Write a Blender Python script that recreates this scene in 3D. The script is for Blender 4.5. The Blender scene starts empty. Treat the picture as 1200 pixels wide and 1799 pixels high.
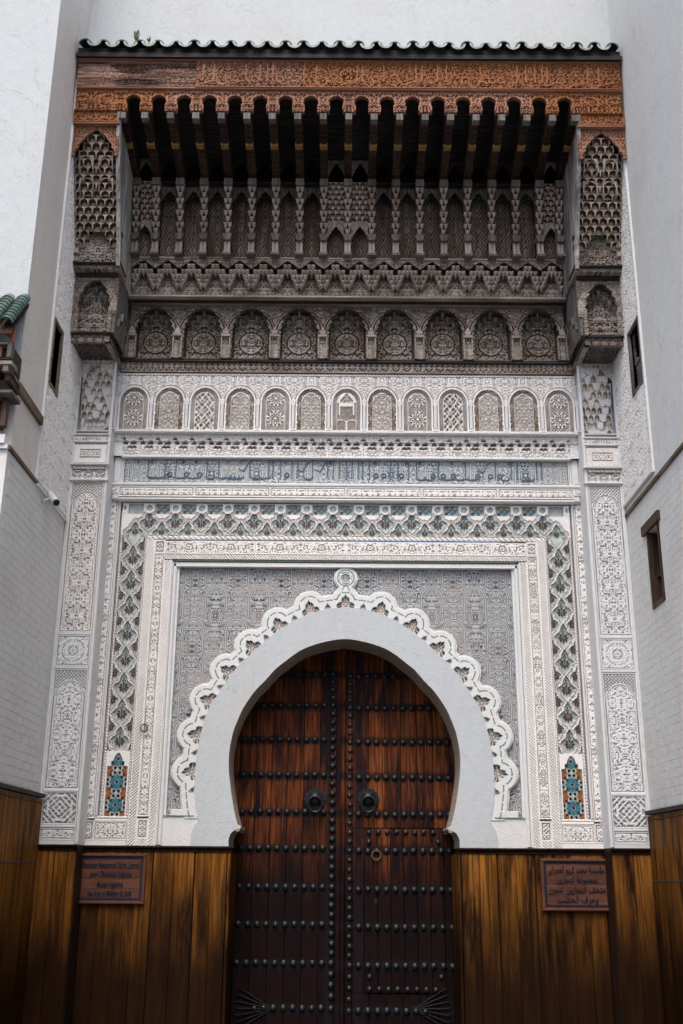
import bpy, math, random
import numpy as np
from mathutils import Matrix, Vector
random.seed(7)
R = math.radians
scn = bpy.context.scene
COL = scn.collection
# ------------------------------------------------------------------ camera, world, sun
EYE = 1.7; D = 10.8; FPX = 1878.0; PIT = R(18.54); ROLL = 0.0068; CX = -0.047
PW, PH = 1200.0, 1799.0
fw = Vector((0, math.cos(PIT), math.sin(PIT))); r0 = Vector((1, 0, 0)); u0 = r0.cross(fw)
rt = r0 * math.cos(ROLL) + u0 * math.sin(ROLL); up = u0 * math.cos(ROLL) - r0 * math.sin(ROLL)
cam = bpy.data.objects.new('camera', bpy.data.cameras.new('camera')); COL.objects.link(cam)
cam.matrix_world = Matrix(((rt.x, up.x, -fw.x, CX), (rt.y, up.y, -fw.y, -D), (rt.z, up.z, -fw.z, EYE), (0, 0, 0, 1)))
cam.data.sensor_fit = 'VERTICAL'; cam.data.sensor_height = 36; cam.data.lens = 36 * FPX / PH
cam.data.clip_end = 500; scn.camera = cam
wd = bpy.data.worlds.new('World'); scn.world = wd; wd.use_nodes = True
wn = wd.node_tree; bgd = wn.nodes['Background']
sky = wn.nodes.new('ShaderNodeTexSky'); sky.sky_type = 'NISHITA'; sky.sun_disc = False
SEL, SAZ = R(60), R(190)
sky.sun_elevation = SEL; sky.sun_rotation = SAZ; sky.air_density = 1.0; sky.dust_density = 4.0; sky.ozone_density = 1.0
wn.links.new(sky.outputs[0], bgd.inputs[0]); bgd.inputs[1].default_value = 0.15
sun = bpy.data.objects.new('sun', bpy.data.lights.new('sun', 'SUN')); COL.objects.link(sun)
sun.data.energy = 0.75; sun.data.angle = R(32); sun.data.color = (1, .95, .88)
sd = Vector((math.sin(SAZ) * math.cos(SEL), math.cos(SAZ) * math.cos(SEL), math.sin(SEL)))
sun.rotation_euler = sd.to_track_quat('Z', 'Y').to_euler()
vs = scn.view_settings; vs.view_transform = 'Standard'; vs.look = 'None'; vs.gamma = 1; vs.exposure = 1.12; vs.use_curve_mapping = False
scn.render.engine = 'CYCLES'; scn.cycles.max_bounces = 6; scn.cycles.diffuse_bounces = 4

def ray(px, py):
    return (fw + rt * ((px - 600) / FPX) + up * ((899.5 - py) / FPX))
def onY(px, py, Y):
    d = ray(px, py); t = (Y + D) / d.y
    return CX + d.x * t, EYE + d.z * t
def onX(px, py, X):
    d = ray(px, py); t = (X - CX) / d.x
    return -D + d.y * t, EYE + d.z * t
def Z(py, Y=0.0): return onY(606, py, Y)[1]
def XL(px, py, Y=0.0): return onY(px, py, Y)[0]
# ------------------------------------------------------------------ basic object makers
WM = {}
def link(o, parent=None):
    COL.objects.link(o)
    if parent is not None: o.parent = parent
    return o
def thing(name, label, cat, loc=(0, 0, 0), group=None):
    o = bpy.data.objects.new(name, None); o.location = loc; o.empty_display_size = .1
    link(o); o['label'] = label; o['category'] = cat
    if group: o['group'] = group
    WM[o.name] = Matrix.Translation(loc)
    return o
def mesh_q(name, V, Q, mi=None, attr=None, smooth=False):
    V = np.asarray(V, np.float32); Q = np.asarray(Q, np.int32)
    m = bpy.data.meshes.new(name); m.vertices.add(len(V)); m.vertices.foreach_set('co', V.ravel())
    n = len(Q); m.loops.add(n * 4); m.polygons.add(n)
    m.loops.foreach_set('vertex_index', Q.ravel())
    m.polygons.foreach_set('loop_start', np.arange(0, n * 4, 4, dtype=np.int32))
    m.polygons.foreach_set('loop_total', np.full(n, 4, np.int32))
    if mi is not None: m.polygons.foreach_set('material_index', np.asarray(mi, np.int32))
    m.polygons.foreach_set('use_smooth', np.full(n, smooth))
    m.update(calc_edges=True)
    if attr is not None:
        a = m.attributes.new('carve', 'FLOAT', 'POINT'); a.data.foreach_set('value', np.asarray(attr, np.float32))
    return m
def mesh_p(name, V, F, mi=None, smooth=False):
    m = bpy.data.meshes.new(name); m.from_pydata([tuple(v) for v in V], [], [tuple(f) for f in F])
    if mi is not None: m.polygons.foreach_set('material_index', mi)
    if smooth: m.polygons.foreach_set('use_smooth', [True] * len(F))
    m.update(); return m
def add(name, m, mats, parent=None, loc=None, scale=None, rot=None, kind=None):
    if not isinstance(mats, (list, tuple)): mats = [mats]
    if len(m.materials) == 0:
        for x in mats: m.materials.append(x)
    o = bpy.data.objects.new(name, m)
    if loc is not None: o.location = loc
    if scale is not None: o.scale = scale
    if rot is not None: o.rotation_euler = rot
    link(o, parent)
    o_w = Matrix.LocRotScale(Vector(loc or (0, 0, 0)), __import__('mathutils').Euler(rot or (0, 0, 0)), Vector(scale or (1, 1, 1)))
    WM[o.name] = o_w
    if parent is not None: o.matrix_parent_inverse = WM[parent.name].inverted()
    if kind: o['kind'] = kind
    return o
BOXF = [(0, 1, 2, 3), (7, 6, 5, 4), (0, 4, 5, 1), (1, 5, 6, 2), (2, 6, 7, 3), (3, 7, 4, 0)]
class MB:
    def __init__(s): s.v = []; s.f = []; s.m = []
    def raw(s, V, F, mi=0):
        b = len(s.v); s.v += [tuple(v) for v in V]; s.f += [tuple(i + b for i in f) for f in F]; s.m += [mi] * len(F)
    def box(s, x0, x1, y0, y1, z0, z1, mi=0):
        s.raw([(x0, y0, z0), (x1, y0, z0), (x1, y0, z1), (x0, y0, z1), (x0, y1, z0), (x1, y1, z0), (x1, y1, z1), (x0, y1, z1)], BOXF, mi)
    def bev(s, x0, x1, y0, y1, z0, z1, b, mi=0):   # box whose front (y0) edges are chamfered
        V = [(x0 + b, y0, z0 + b), (x1 - b, y0, z0 + b), (x1 - b, y0, z1 - b), (x0 + b, y0, z1 - b),
             (x0, y0 + b, z0), (x1, y0 + b, z0), (x1, y0 + b, z1), (x0, y0 + b, z1), (x0, y1, z0), (x1, y1, z0), (x1, y1, z1), (x0, y1, z1)]
        F = [(0, 1, 2, 3), (0, 4, 5, 1), (1, 5, 6, 2), (2, 6, 7, 3), (3, 7, 4, 0), (4, 8, 9, 5), (5, 9, 10, 6), (6, 10, 11, 7), (7, 11, 8, 4)]
        s.raw(V, F, mi)
    def prism(s, P, y0, y1, mi=0, ax='y'):
        n = len(P)
        if ax == 'y': V = [(x, y0, z) for x, z in P] + [(x, y1, z) for x, z in P]
        elif ax == 'x': V = [(y0, x, z) for x, z in P] + [(y1, x, z) for x, z in P]
        else: V = [(x, z, y0) for x, z in P] + [(x, z, y1) for x, z in P]
        s.raw(V, [tuple(range(n)), tuple(range(2 * n - 1, n - 1, -1))] + [(i, i + n, (i + 1) % n + n, (i + 1) % n) for i in range(n)], mi)
    def tube(s, P, r, n=8, mi=0, cap=True):
        rings = []; V = []
        P = [Vector(p) for p in P]
        for i, p in enumerate(P):
            t = (P[min(i + 1, len(P) - 1)] - P[max(i - 1, 0)]).normalized()
            a = t.orthogonal().normalized() if i == 0 else (a - t * a.dot(t)).normalized()
            b = t.cross(a); rr = r[i] if isinstance(r, (list, tuple)) else r
            for k in range(n):
                c = 2 * math.pi * k / n; V.append(p + (a * math.cos(c) + b * math.sin(c)) * rr)
        F = [(i * n + k, i * n + (k + 1) % n, (i + 1) * n + (k + 1) % n, (i + 1) * n + k) for i in range(len(P) - 1) for k in range(n)]
        if cap: F += [tuple(range(n - 1, -1, -1)), tuple((len(P) - 1) * n + k for k in range(n))]
        s.raw(V, F, mi)
    def mesh(s, name, smooth=False): return mesh_p(name, s.v, s.f, s.m, smooth)
    def build(s, name, mats, parent=None, smooth=False, **k): return add(name, s.mesh(name, smooth), mats, parent, **k)
def box(name, x0, x1, y0, y1, z0, z1, mat, parent=None, b=0):
    m = MB()
    (m.bev(x0, x1, y0, y1, z0, z1, b) if b else m.box(x0, x1, y0, y1, z0, z1))
    return m.build(name, mat, parent)
# ------------------------------------------------------------------ relief surfaces (real displaced geometry)
def relief(name, base, nrm, h, mats, parent, depth=.012, back=.03, mask=None, mi=None, kind=None, smooth=False):
    """base,nrm (nv,nu,3); h (nv,nu) 1 = high; carved downwards by depth; mask,mi on cells (nv-1,nu-1)"""
    nv, nu = h.shape
    if mask is None: mask = np.ones((nv - 1, nu - 1), bool)
    if mi is None: mi = np.zeros((nv - 1, nu - 1), int)
    Fv = base - nrm * ((1 - h) * depth)[..., None]; Bv = base - nrm * back
    V = np.concatenate([Fv.reshape(-1, 3), Bv.reshape(-1, 3)]); N = nu * nv
    att = np.concatenate([(1 - h).ravel(), (1 - h).ravel()])
    idx = np.arange(N).reshape(nv, nu)
    a, b, c, d = idx[:-1, :-1], idx[:-1, 1:], idx[1:, 1:], idx[1:, :-1]
    Q = [np.stack([a, b, c, d], -1)[mask]]; M = [mi[mask]]
    pm = np.pad(mask, 1)
    for (dv, du, e0, e1) in ((-1, 0, a, b), (0, 1, b, c), (1, 0, c, d), (0, -1, d, a)):
        nb = pm[1 + dv:pm.shape[0] - 1 + dv, 1 + du:pm.shape[1] - 1 + du]
        ed = mask & ~nb
        Q.append(np.stack([e1, e0, e0 + N, e1 + N], -1)[ed]); M.append(mi[ed])
    Q = np.concatenate(Q); M = np.concatenate(M)
    us, inv = np.unique(Q, return_inverse=True)
    m = mesh_q(name, V[us], inv.reshape(Q.shape), M, att[us], smooth)
    return add(name, m, mats, parent, kind=kind)
def hf(name, x0, x1, z0, z1, Y, fn, mats, parent, depth=.012, res=.009, back=.03, frame=None, kind=None):
    W = x1 - x0; H = z1 - z0
    nu = max(2, int(W / res) + 1); nv = max(2, int(H / res) + 1)
    u, v = np.meshgrid(np.linspace(0, W, nu), np.linspace(0, H, nv))
    r = fn(u, v, W, H)
    if not isinstance(r, dict): r = dict(h=r)
    h = np.clip(r['h'], 0, 1)
    if frame is None:
        base = np.stack([x0 + u, np.full_like(u, Y), z0 + v], -1); nrm = np.zeros_like(base); nrm[..., 1] = -1
    else:
        O, U, Vd, Nn = [np.array(t, float) for t in frame]
        base = O + (x0 + u)[..., None] * U + (z0 + v)[..., None] * Vd - 0 * Nn + Y * Nn
        nrm = np.broadcast_to(Nn, base.shape)
    cell = lambda A: A[:-1, :-1] if A is not None else None
    return relief(name, base, nrm, h, mats, parent, depth, back, cell(r.get('mask')), cell(r.get('mi')), kind)
# patterns
RNG = np.random.RandomState(3); TAB = RNG.rand(256, 256)
def noise(x, y, s=0):
    x = x + s * 17.3; y = y + s * 9.7
    xi = np.floor(x).astype(int); yi = np.floor(y).astype(int); fx = x - xi; fy = y - yi
    fx = fx * fx * (3 - 2 * fx); fy = fy * fy * (3 - 2 * fy)
    t = lambda i, j: TAB[i & 255, j & 255]
    return (t(xi, yi) * (1 - fx) + t(xi + 1, yi) * fx) * (1 - fy) + (t(xi, yi + 1) * (1 - fx) + t(xi + 1, yi + 1) * fx) * fy
def ss(a, b, x): t = np.clip((x - a) / (b - a), 0, 1); return t * t * (3 - 2 * t)
def fold(x, p): return np.abs(((x / p + 1) % 2) - 1) * p
def tri(x): return np.abs((x % 1) - .5) * 2
def arab(u, v, pw=.12, ph=.16, s=.028, seed=0, k=2.2):
    U = fold(u, pw); V = fold(v, ph); s = s * .66
    a, b = (.8 * U + .6 * V) / s, (.8 * V - .6 * U) / s; a, b = a + .7 * noise(b, a, seed + 2), b + .7 * noise(a, b, seed + 3)
    n = noise(a, b, seed) + .3 * noise(a * 2.1, b * 2.1, seed + 5)
    return ss(.14, .36, tri(n * k))
def lat(u, v, p, w=.45):
    return np.maximum(ss(1 - w, 1 - w * .4, tri((u + v) / p)), ss(1 - w, 1 - w * .4, tri((u - v) / p)))
def hatch(u, v, p=.022, q=1.25): return ss(.15, .4, tri((u + v) / (p * q)))
def rope(u, v, W, H): 
    y = v / H; return (.35 + .65 * ss(.25, .6, tri((u + v * 1.0) / (H * 1.1)))) * np.sqrt(np.clip(1 - (2 * y - 1) ** 2, 0, 1))
def rope_v(u, v, W, H): return rope(v, u, H, W)
def rose(x, y, r, n=16):
    rr = np.hypot(x, y) / r; th = np.arctan2(y, x)
    pet = ss(.25, .5, tri(th * n / (2 * math.pi)))
    h = np.where(rr < .16, 1, np.where(rr < .66, pet, np.where(rr < .74, 1, np.where(rr < .93, ss(.3, .6, tri(th * n / (2 * math.pi) + .5)), 1))))
    return h, rr < 1.0
def edge(u, v, W, H, w): return np.minimum(np.minimum(u, W - u), np.minimum(v, H - v)) < w
def framed(fn, w=.014, g=.006):
    def f(u, v, W, H):
        h = fn(u, v, W, H)
        e = np.minimum(np.minimum(u, W - u), np.minimum(v, H - v))
        return np.where(e < w, 1, np.where(e < w + g, 0.1, h))
    return f
def A(seed=0, **k): return lambda u, v, W, H: arab(u - W / 2, v, seed=seed, **k)
# ------------------------------------------------------------------ materials
class NT:
    def __init__(s, name):
        s.m = bpy.data.materials.new(name); s.m.use_nodes = True; s.t = s.m.node_tree
        s.b = s.t.nodes['Principled BSDF']; s.pos = s.n('ShaderNodeNewGeometry').outputs['Position']
    def n(s, ty): return s.t.nodes.new(ty)
    def L(s, a, b): s.t.links.new(a, b)
    def inp(s, sock, v):
        if isinstance(v, (int, float)): sock.default_value = v
        elif isinstance(v, (tuple, list)): sock.default_value = tuple(v) if len(v) == len(sock.default_value) else tuple(v) + (1,)
        else: s.L(v, sock)
    def math(s, op, a, b=0.0, clamp=False):
        n = s.n('ShaderNodeMath'); n.operation = op; n.use_clamp = clamp; s.inp(n.inputs[0], a); s.inp(n.inputs[1], b); return n.outputs[0]
    def vec(s, x, y, z):
        n = s.n('ShaderNodeCombineXYZ'); s.inp(n.inputs[0], x); s.inp(n.inputs[1], y); s.inp(n.inputs[2], z); return n.outputs[0]
    def xyz(s, v=None):
        n = s.n('ShaderNodeSeparateXYZ'); s.L(v or s.pos, n.inputs[0]); return n.outputs
    def scale(s, sc, v=None):
        n = s.n('ShaderNodeVectorMath'); n.operation = 'MULTIPLY'; s.L(v or s.pos, n.inputs[0]); n.inputs[1].default_value = sc; return n.outputs[0]
    def noise(s, sc, v=None, det=3, rough=.55, dist=0):
        n = s.n('ShaderNodeTexNoise'); s.L(v or s.pos, n.inputs['Vector']); n.inputs['Scale'].default_value = sc
        n.inputs['Detail'].default_value = det; n.inputs['Roughness'].default_value = rough; n.inputs['Distortion'].default_value = dist; return n.outputs['Fac']
    def ramp(s, f, a, b, lo=0., hi=1.):
        n = s.n('ShaderNodeMapRange'); n.interpolation_type = 'SMOOTHSTEP'; s.inp(n.inputs[0], f); n.inputs[1].default_value = a; n.inputs[2].default_value = b
        n.inputs[3].default_value = lo; n.inputs[4].default_value = hi; return n.outputs[0]
    def mix(s, f, a, b, mode='MIX'):
        n = s.n('ShaderNodeMix'); n.data_type = 'RGBA'; n.blend_type = mode; s.inp(n.inputs[0], f); s.inp(n.inputs[6], a); s.inp(n.inputs[7], b); return n.outputs[2]
    def attr(s, name='carve'):
        n = s.n('ShaderNodeAttribute'); n.attribute_name = name; return n.outputs['Fac']
    def rnd(s): return s.n('ShaderNodeObjectInfo').outputs['Random']
    def bump(s, h, st=.3, d=.01):
        n = s.n('ShaderNodeBump'); n.inputs['Strength'].default_value = st; n.inputs['Distance'].default_value = d; s.L(h, n.inputs['Height']); s.L(n.outputs[0], s.b.inputs['Normal'])
    def out(s, col, rough=.8, spec=.3, metal=0):
        s.inp(s.b.inputs['Base Color'], col); s.inp(s.b.inputs['Roughness'], rough); s.b.inputs['Specular IOR Level'].default_value = spec
        s.b.inputs['Metallic'].default_value = metal; return s.m
def M_plaster(name, c, rec=None, st=.5, warm=(.5, .44, .36), grime_shade=.5):
    k = NT(name); n1 = k.noise(1.3, det=5); n2 = k.noise(14, det=4)
    streak = k.noise(1, k.scale((6, 6, .5)), det=6, rough=.7); crack = k.math('ABSOLUTE', k.math('SUBTRACT', k.noise(1.1, det=8, rough=.6, dist=.8), .5))
    col = k.mix(k.ramp(n1, .45, .75, 0, grime_shade * .35), c, warm)
    col = k.mix(k.ramp(streak, .58, .8, 0, grime_shade * .4), col, tuple(x * .72 for x in warm))
    col = k.mix(k.math('MULTIPLY', k.ramp(crack, .004, .001), .35 * grime_shade), col, tuple(x * .5 for x in warm))
    col = k.mix(k.ramp(n2, .35, .65, 0, .12), col, tuple(x * .6 for x in c))
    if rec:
        a = k.attr(); col = k.mix(k.math('MULTIPLY', k.ramp(a, .25, .95), k.ramp(k.noise(3.1, det=2), .2, .7, .55, 1)), col, rec)  # carved recesses tinted: ochre dirt plus cavity shade painted into the colour
    k.bump(k.noise(60, det=6), st, .01)
    return k.out(col, .9, .15)
def M_wood(name, c1, c2, dark, rec=None, ax='z', patch=.5, rough=.6, cscale=1.0, spec=.12, fine=1.0, grime_shade=0, bst=.4, stud=False, gz=0.):
    k = NT(name)
    s3 = {'z': (55, 55, 2.2), 'x': (2.2, 55, 55), 'y': (55, 2.2, 55)}[ax]
    off = k.n('ShaderNodeVectorMath'); off.operation = 'ADD'; k.L(k.pos, off.inputs[0])
    r = k.rnd(); k.L(k.vec(k.math('MULTIPLY', r, 31.), k.math('MULTIPLY', r, 17.), k.math('MULTIPLY', r, 11.)), off.inputs[1])
    P = off.outputs[0]
    g = k.noise(fine, k.scale(s3, P), det=5, rough=.65, dist=.6)
    big = k.noise(1.6 * cscale, k.scale((2.2, 2.2, .5) if ax == 'z' else (1, 1, 1), P), det=4)
    sm = k.noise(9 * cscale, k.scale((5, 5, .4) if ax == 'z' else (.5, 3, 3), P), det=5, rough=.7)
    col = k.mix(k.ramp(g, .38, .64), c1, c2)
    col = k.mix(k.ramp(r, 0, 1, 0, .35), col, c1)
    col = k.mix(k.math('MULTIPLY', k.ramp(big, .42, .66), k.ramp(sm, .3, .62, .35, patch + .35), True), col, dark)
    if grime_shade:   # foot of the wood darkened: dim low light painted in, with a ragged edge
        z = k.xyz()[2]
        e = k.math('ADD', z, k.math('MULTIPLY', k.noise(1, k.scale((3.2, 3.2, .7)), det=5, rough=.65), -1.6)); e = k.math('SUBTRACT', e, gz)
        col = k.mix(k.ramp(e, .85, -.45, 0, grime_shade), col, tuple(x * .55 for x in dark))
    if stud:   # iron and grease stain along the rows of studs
        X_, Y_, z = k.xyz(); d = None
        for py in (1185, 1240, 1300, 1362, 1427, 1491, 1559, 1625, 1693, 1772):
            a = k.math('ABSOLUTE', k.math('SUBTRACT', z, Z(py + 2, .56))); d = a if d is None else k.math('MINIMUM', d, a)
        d = k.math('MINIMUM', d, k.math('ABSOLUTE', k.math('SUBTRACT', k.math('ABSOLUTE', X_), .145)))
        d = k.math('ADD', d, k.math('MULTIPLY', k.noise(9, det=4), -.05)); col = k.mix(k.ramp(d, .045, -.01, 0, .85), col, (.012, .009, .011))
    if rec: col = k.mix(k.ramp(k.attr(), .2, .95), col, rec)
    k.bump(g, bst, .006)
    return k.out(col, rough, spec)
def M_flat(name, c, rough=.6, spec=.4, metal=0, var=.25, sc=20, rnd=0):
    k = NT(name); col = k.mix(k.ramp(k.noise(sc, det=4), .35, .7, 0, 1), c, tuple(x * (1 - var) for x in c))
    if rnd: col = k.mix(k.ramp(k.rnd(), 0, 1, 0, rnd), col, tuple(x * .45 for x in c))
    k.bump(k.noise(sc * 4, det=3), .15, .004)
    return k.out(col, rough, spec, metal)
MP = M_plaster('plain_plaster', (.685, .69, .69), grime_shade=.4)
MP2 = M_plaster('arch_plaster', (.50, .535, .56), grime_shade=.8)
MPB = M_plaster('beige_plaster', (.66, .62, .57), grime_shade=.9)
MPC = M_plaster('carved_plaster', (.81, .79, .77), rec=(.24, .18, .135), grime_shade=.35)
MPCL = M_plaster('carved_plaster_pale', (.74, .745, .755), rec=(.22, .20, .19), grime_shade=.2)
MPCD = M_plaster('carved_plaster_brown', (.33, .27, .21), rec=(.12, .09, .07), grime_shade=.6)  # darker brown tone, used on the arch soffit
MUP = M_plaster('stalactite_plaster', (.82, .79, .76), grime_shade=.2, warm=(.5, .36, .24))
MWALL = M_plaster('limewash', (.645, .655, .64), grime_shade=1.0, warm=(.55, .53, .48))
MWALL2 = M_plaster('limewash_bluish', (.50, .525, .535), grime_shade=.9, warm=(.45, .44, .41))
MBRK = M_plaster('limewashed_brick', (.67, .67, .65), grime_shade=.8)
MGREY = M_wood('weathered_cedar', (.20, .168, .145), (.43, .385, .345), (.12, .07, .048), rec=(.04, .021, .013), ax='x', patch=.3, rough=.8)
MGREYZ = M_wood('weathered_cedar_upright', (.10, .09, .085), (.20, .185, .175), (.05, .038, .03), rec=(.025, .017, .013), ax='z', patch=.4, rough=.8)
MGREYL = M_wood('bleached_board', (.20, .19, .18), (.52, .50, .48), (.06, .05, .045), ax='z', patch=.5, rough=.8, fine=.6)
MTONG = M_wood('stalactite_cedar', (.27, .225, .195), (.46, .41, .37), (.18, .105, .07), ax='z', patch=.35, rough=.8)
MIN = M_wood('brown_cedar_inside_shade', (.07, .04, .026), (.12, .075, .05), (.03, .018, .012), rough=.8)
MINP = M_plaster('ochre_inside_shade', (.42, .30, .20), grime_shade=.3, warm=(.3, .2, .12))
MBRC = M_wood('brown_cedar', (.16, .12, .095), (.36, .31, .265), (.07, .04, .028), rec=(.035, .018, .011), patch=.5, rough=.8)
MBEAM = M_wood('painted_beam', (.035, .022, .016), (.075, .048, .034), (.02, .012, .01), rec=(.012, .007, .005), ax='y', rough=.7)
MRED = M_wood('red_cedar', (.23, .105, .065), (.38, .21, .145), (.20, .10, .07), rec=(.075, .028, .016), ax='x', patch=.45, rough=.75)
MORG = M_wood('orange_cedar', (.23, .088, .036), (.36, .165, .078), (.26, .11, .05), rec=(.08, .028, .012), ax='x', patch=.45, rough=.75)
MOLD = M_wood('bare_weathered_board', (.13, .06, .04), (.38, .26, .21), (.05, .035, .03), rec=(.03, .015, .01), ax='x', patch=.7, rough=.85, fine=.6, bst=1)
MBLK = M_wood('blackened_cedar', (.022, .02, .022), (.06, .055, .055), (.012, .01, .01), ax='x', rough=.7)
MHON = M_wood('honey_panelling', (.10, .037, .006), (.33, .132, .024), (.02, .008, .004), patch=.9, cscale=1.0, gz=.35, fine=.6, rough=.6, spec=.06, grime_shade=.95)
MDK = M_wood('dark_trim', (.018, .009, .006), (.035, .016, .01), (.01, .006, .004), ax='x', rough=.5)
MDOOR = M_wood('door_plank', (.055, .015, .007), (.235, .070, .022), (.014, .008, .009), patch=.95, stud=True, gz=1.0, rough=.62, grime_shade=.97, spec=.05)
MIRON = M_flat('black_iron', (.02, .024, .028), .38, .6, .5)
MDKI = M_flat('blackened_iron', (.010, .010, .011), .7, .2)
MRING = M_flat('rusty_ring', (.14, .09, .06), .7, .3, .4)
MGT = M_flat('green_glaze', (.095, .155, .13), .28, .6, rnd=.7, sc=30)
MGTD = M_flat('weathered_green_tile', (.035, .06, .05), .6, .4, rnd=.6)
MRIM = M_flat('pale_tile_rim', (.42, .47, .43), .6, .3, sc=25, var=.7, rnd=.5)
MGRN = M_flat('green_glaze_line', (.10, .22, .17), .35, .5)
MSIGN = M_wood('sign_wood', (.105, .042, .027), (.16, .07, .046), (.06, .025, .015), patch=.3, ax='x', rough=.5)
MNAVY = M_flat('navy_paint', (.008, .012, .028), .5, .4)
MZ = {'teal': M_flat('teal_glaze', (.05, .20, .25), .3, .5, sc=60, var=.4), 'blk': M_flat('dark_glaze', (.035, .022, .026), .3, .5, sc=60),
      'org': M_flat('orange_glaze', (.36, .13, .03), .3, .5, sc=60, var=.5), 'grn': M_flat('pale_green_glaze', (.52, .58, .54), .35, .5, sc=12, var=.35), 'wht': M_flat('white_glaze', (.55, .57, .54), .4, .5)}
MZL = M_flat('slate_blue_glaze', (.09, .13, .17), .5, .4, sc=9, var=.2)
MCAM = M_flat('camera_white', (.62, .64, .66), .4, .5); MGLS = M_flat('black_glass', (.01, .01, .012), .1, .8)
MLEAF = M_flat('weed_leaf', (.07, .10, .04), .7, .3)
MGND = M_flat('ground_stone', (.10, .095, .09), .8, .3, sc=4, var=.5)
MDARKW = M_wood('window_wood', (.05, .028, .018), (.11, .065, .045), (.02, .012, .01), rough=.6)
MBRN = M_wood('lintel_wood', (.12, .085, .06), (.25, .19, .14), (.07, .05, .035), ax='y', rough=.8)
MSEAL = M_flat('door_gap', (.008, .006, .006), .8, .1)
def M_arab_tile(name, pale, ink, ink2, pw, ph, s, thr=.5, fade=.5, band=False):
    k = NT(name); X, Yy, Zz = k.xyz()
    U = k.math('PINGPONG', k.math('ADD', X, .0), pw); V = k.math('PINGPONG', Zz, ph)
    P = k.vec(U, V, 0.)
    if band: P = k.vec(X, V, 0.)
    n = k.noise(1 / s, P, det=1, rough=.4, dist=1.3)
    w = k.math('PINGPONG', k.math('MULTIPLY', n, 7.), .5)
    line = k.ramp(w, thr * .5 - .04, thr * .5 + .04)
    # interlaced arches in two staggered rows, each a pale strap between two dark lines
    def archd(u_, zoff):
        z_ = k.math('MODULO', k.math('ADD', Zz, zoff + 70.), .70)
        q = k.math('MAXIMUM', k.math('MULTIPLY', k.math('SUBTRACT', z_, .19), .85), 0.)
        r_ = k.math('SQRT', k.math('ADD', k.math('MULTIPLY', u_, u_), k.math('MULTIPLY', q, q)))
        return k.math('ADD', k.math('ABSOLUTE', k.math('SUBTRACT', r_, .108)), k.math('MULTIPLY', k.math('GREATER_THAN', z_, .40), 1.))
    if band: d = k.math('ABSOLUTE', k.math('SUBTRACT', V, ph * .8))
    else: d = k.math('MINIMUM', archd(U, .0), archd(k.math('SUBTRACT', pw, U), .35))
    strap = k.ramp(d, .015, .012); inner = k.ramp(d, .008, .006)
    line = k.math('MAXIMUM', k.math('MULTIPLY', line, k.ramp(d, .018, .022)), k.math('SUBTRACT', strap, inner), True)
    r = k.rnd(); big = k.noise(1.1, det=3)
    inkc = k.mix(k.ramp(k.math('ADD', k.math('MULTIPLY', r, .5), big), .78, 1.0), ink, ink2)
    pl = k.mix(k.ramp(r, .2, .9, 0, .35), pale, tuple(x * .72 for x in pale))
    f = k.math('MULTIPLY', line, k.ramp(k.math('ADD', k.math('MULTIPLY', k.noise(.9, k.scale((1, 1, 1)), det=2), .7), k.math('MULTIPLY', r, .3)), .35, .62, 1., 1 - fade))
    col = k.mix(f, pl, inkc); k.bump(line, .35, -.004)
    return k.out(col, .45, .4)
MTILE = M_arab_tile('incised_glazed_tile', (.43, .44, .445), (.02, .022, .03), (.12, .065, .045), .225, .35, .062, thr=.56, fade=.25)
MINSC = M_arab_tile('incised_blue_tile', (.50, .52, .525), (.06, .10, .14), (.17, .16, .15), .24, .13, .09, thr=.5, fade=.25)
# ------------------------------------------------------------------ ground and surrounding setting
g = MB(); g.raw([(-60, -60, 0), (60, -60, 0), (60, 60, 0), (-60, 60, 0)], [(0, 1, 2, 3)])
go = g.build('ground', MGND); go['kind'] = 'structure'
# ------------------------------------------------------------------ plaster gateway facade
YP, YM, YF, YI = -.32, -.03, -.17, -.09     # piers, main carved plane, upper frieze, inscription zone
XW = 2.90                                    # side walls of the alley
XI = 2.495                                   # inner edge of the piers
gate = thing('gateway_facade', 'tall carved white plaster gateway front with mosaic borders around the horseshoe arch', 'gateway', (0, .1, 0))
ZT = Z(1488)                                 # top of the wood panelling
def pair(fn):
    for s in (-1, 1): fn(s)
def hfs(s, name, xa, xb, *a, **k):           # mirrored relief strip: xa<xb are distances from the axis
    x0, x1 = (xa, xb) if s > 0 else (-xb, -xa)
    k.setdefault('res', .0068); return hf(name, x0, x1, *a, **k)
def bxs(s, name, xa, xb, *a, **k):
    x0, x1 = (xa, xb) if s > 0 else (-xb, -xa)
    return box(name, x0, x1, *a, **k)
def hw(pxl, pxr, py, Y=YM): return (onY(pxr, py, Y)[0] - onY(pxl, py, Y)[0]) / 2
# backing masses
m = MB(); zk = Z(655, -.1)
for s in (-1, 1):
    a, b = sorted((s * XI, s * (XW + .25))); m.box(a, b, YP + .035, .7, ZT, Z(758, YP)); m.box(a, b, YP + .24, .7, Z(758, YP), Z(636, YP)); m.box(a, b, YP + .035, .7, Z(636, YP), zk + .3)
m.box(-XI, XI, YI + .06, .7, Z(884), zk); m.box(-XI, -1.74, .03, .7, ZT, Z(884)); m.box(1.74, XI, .03, .7, ZT, Z(884))
m.build('wall_core', MP, gate)
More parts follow.
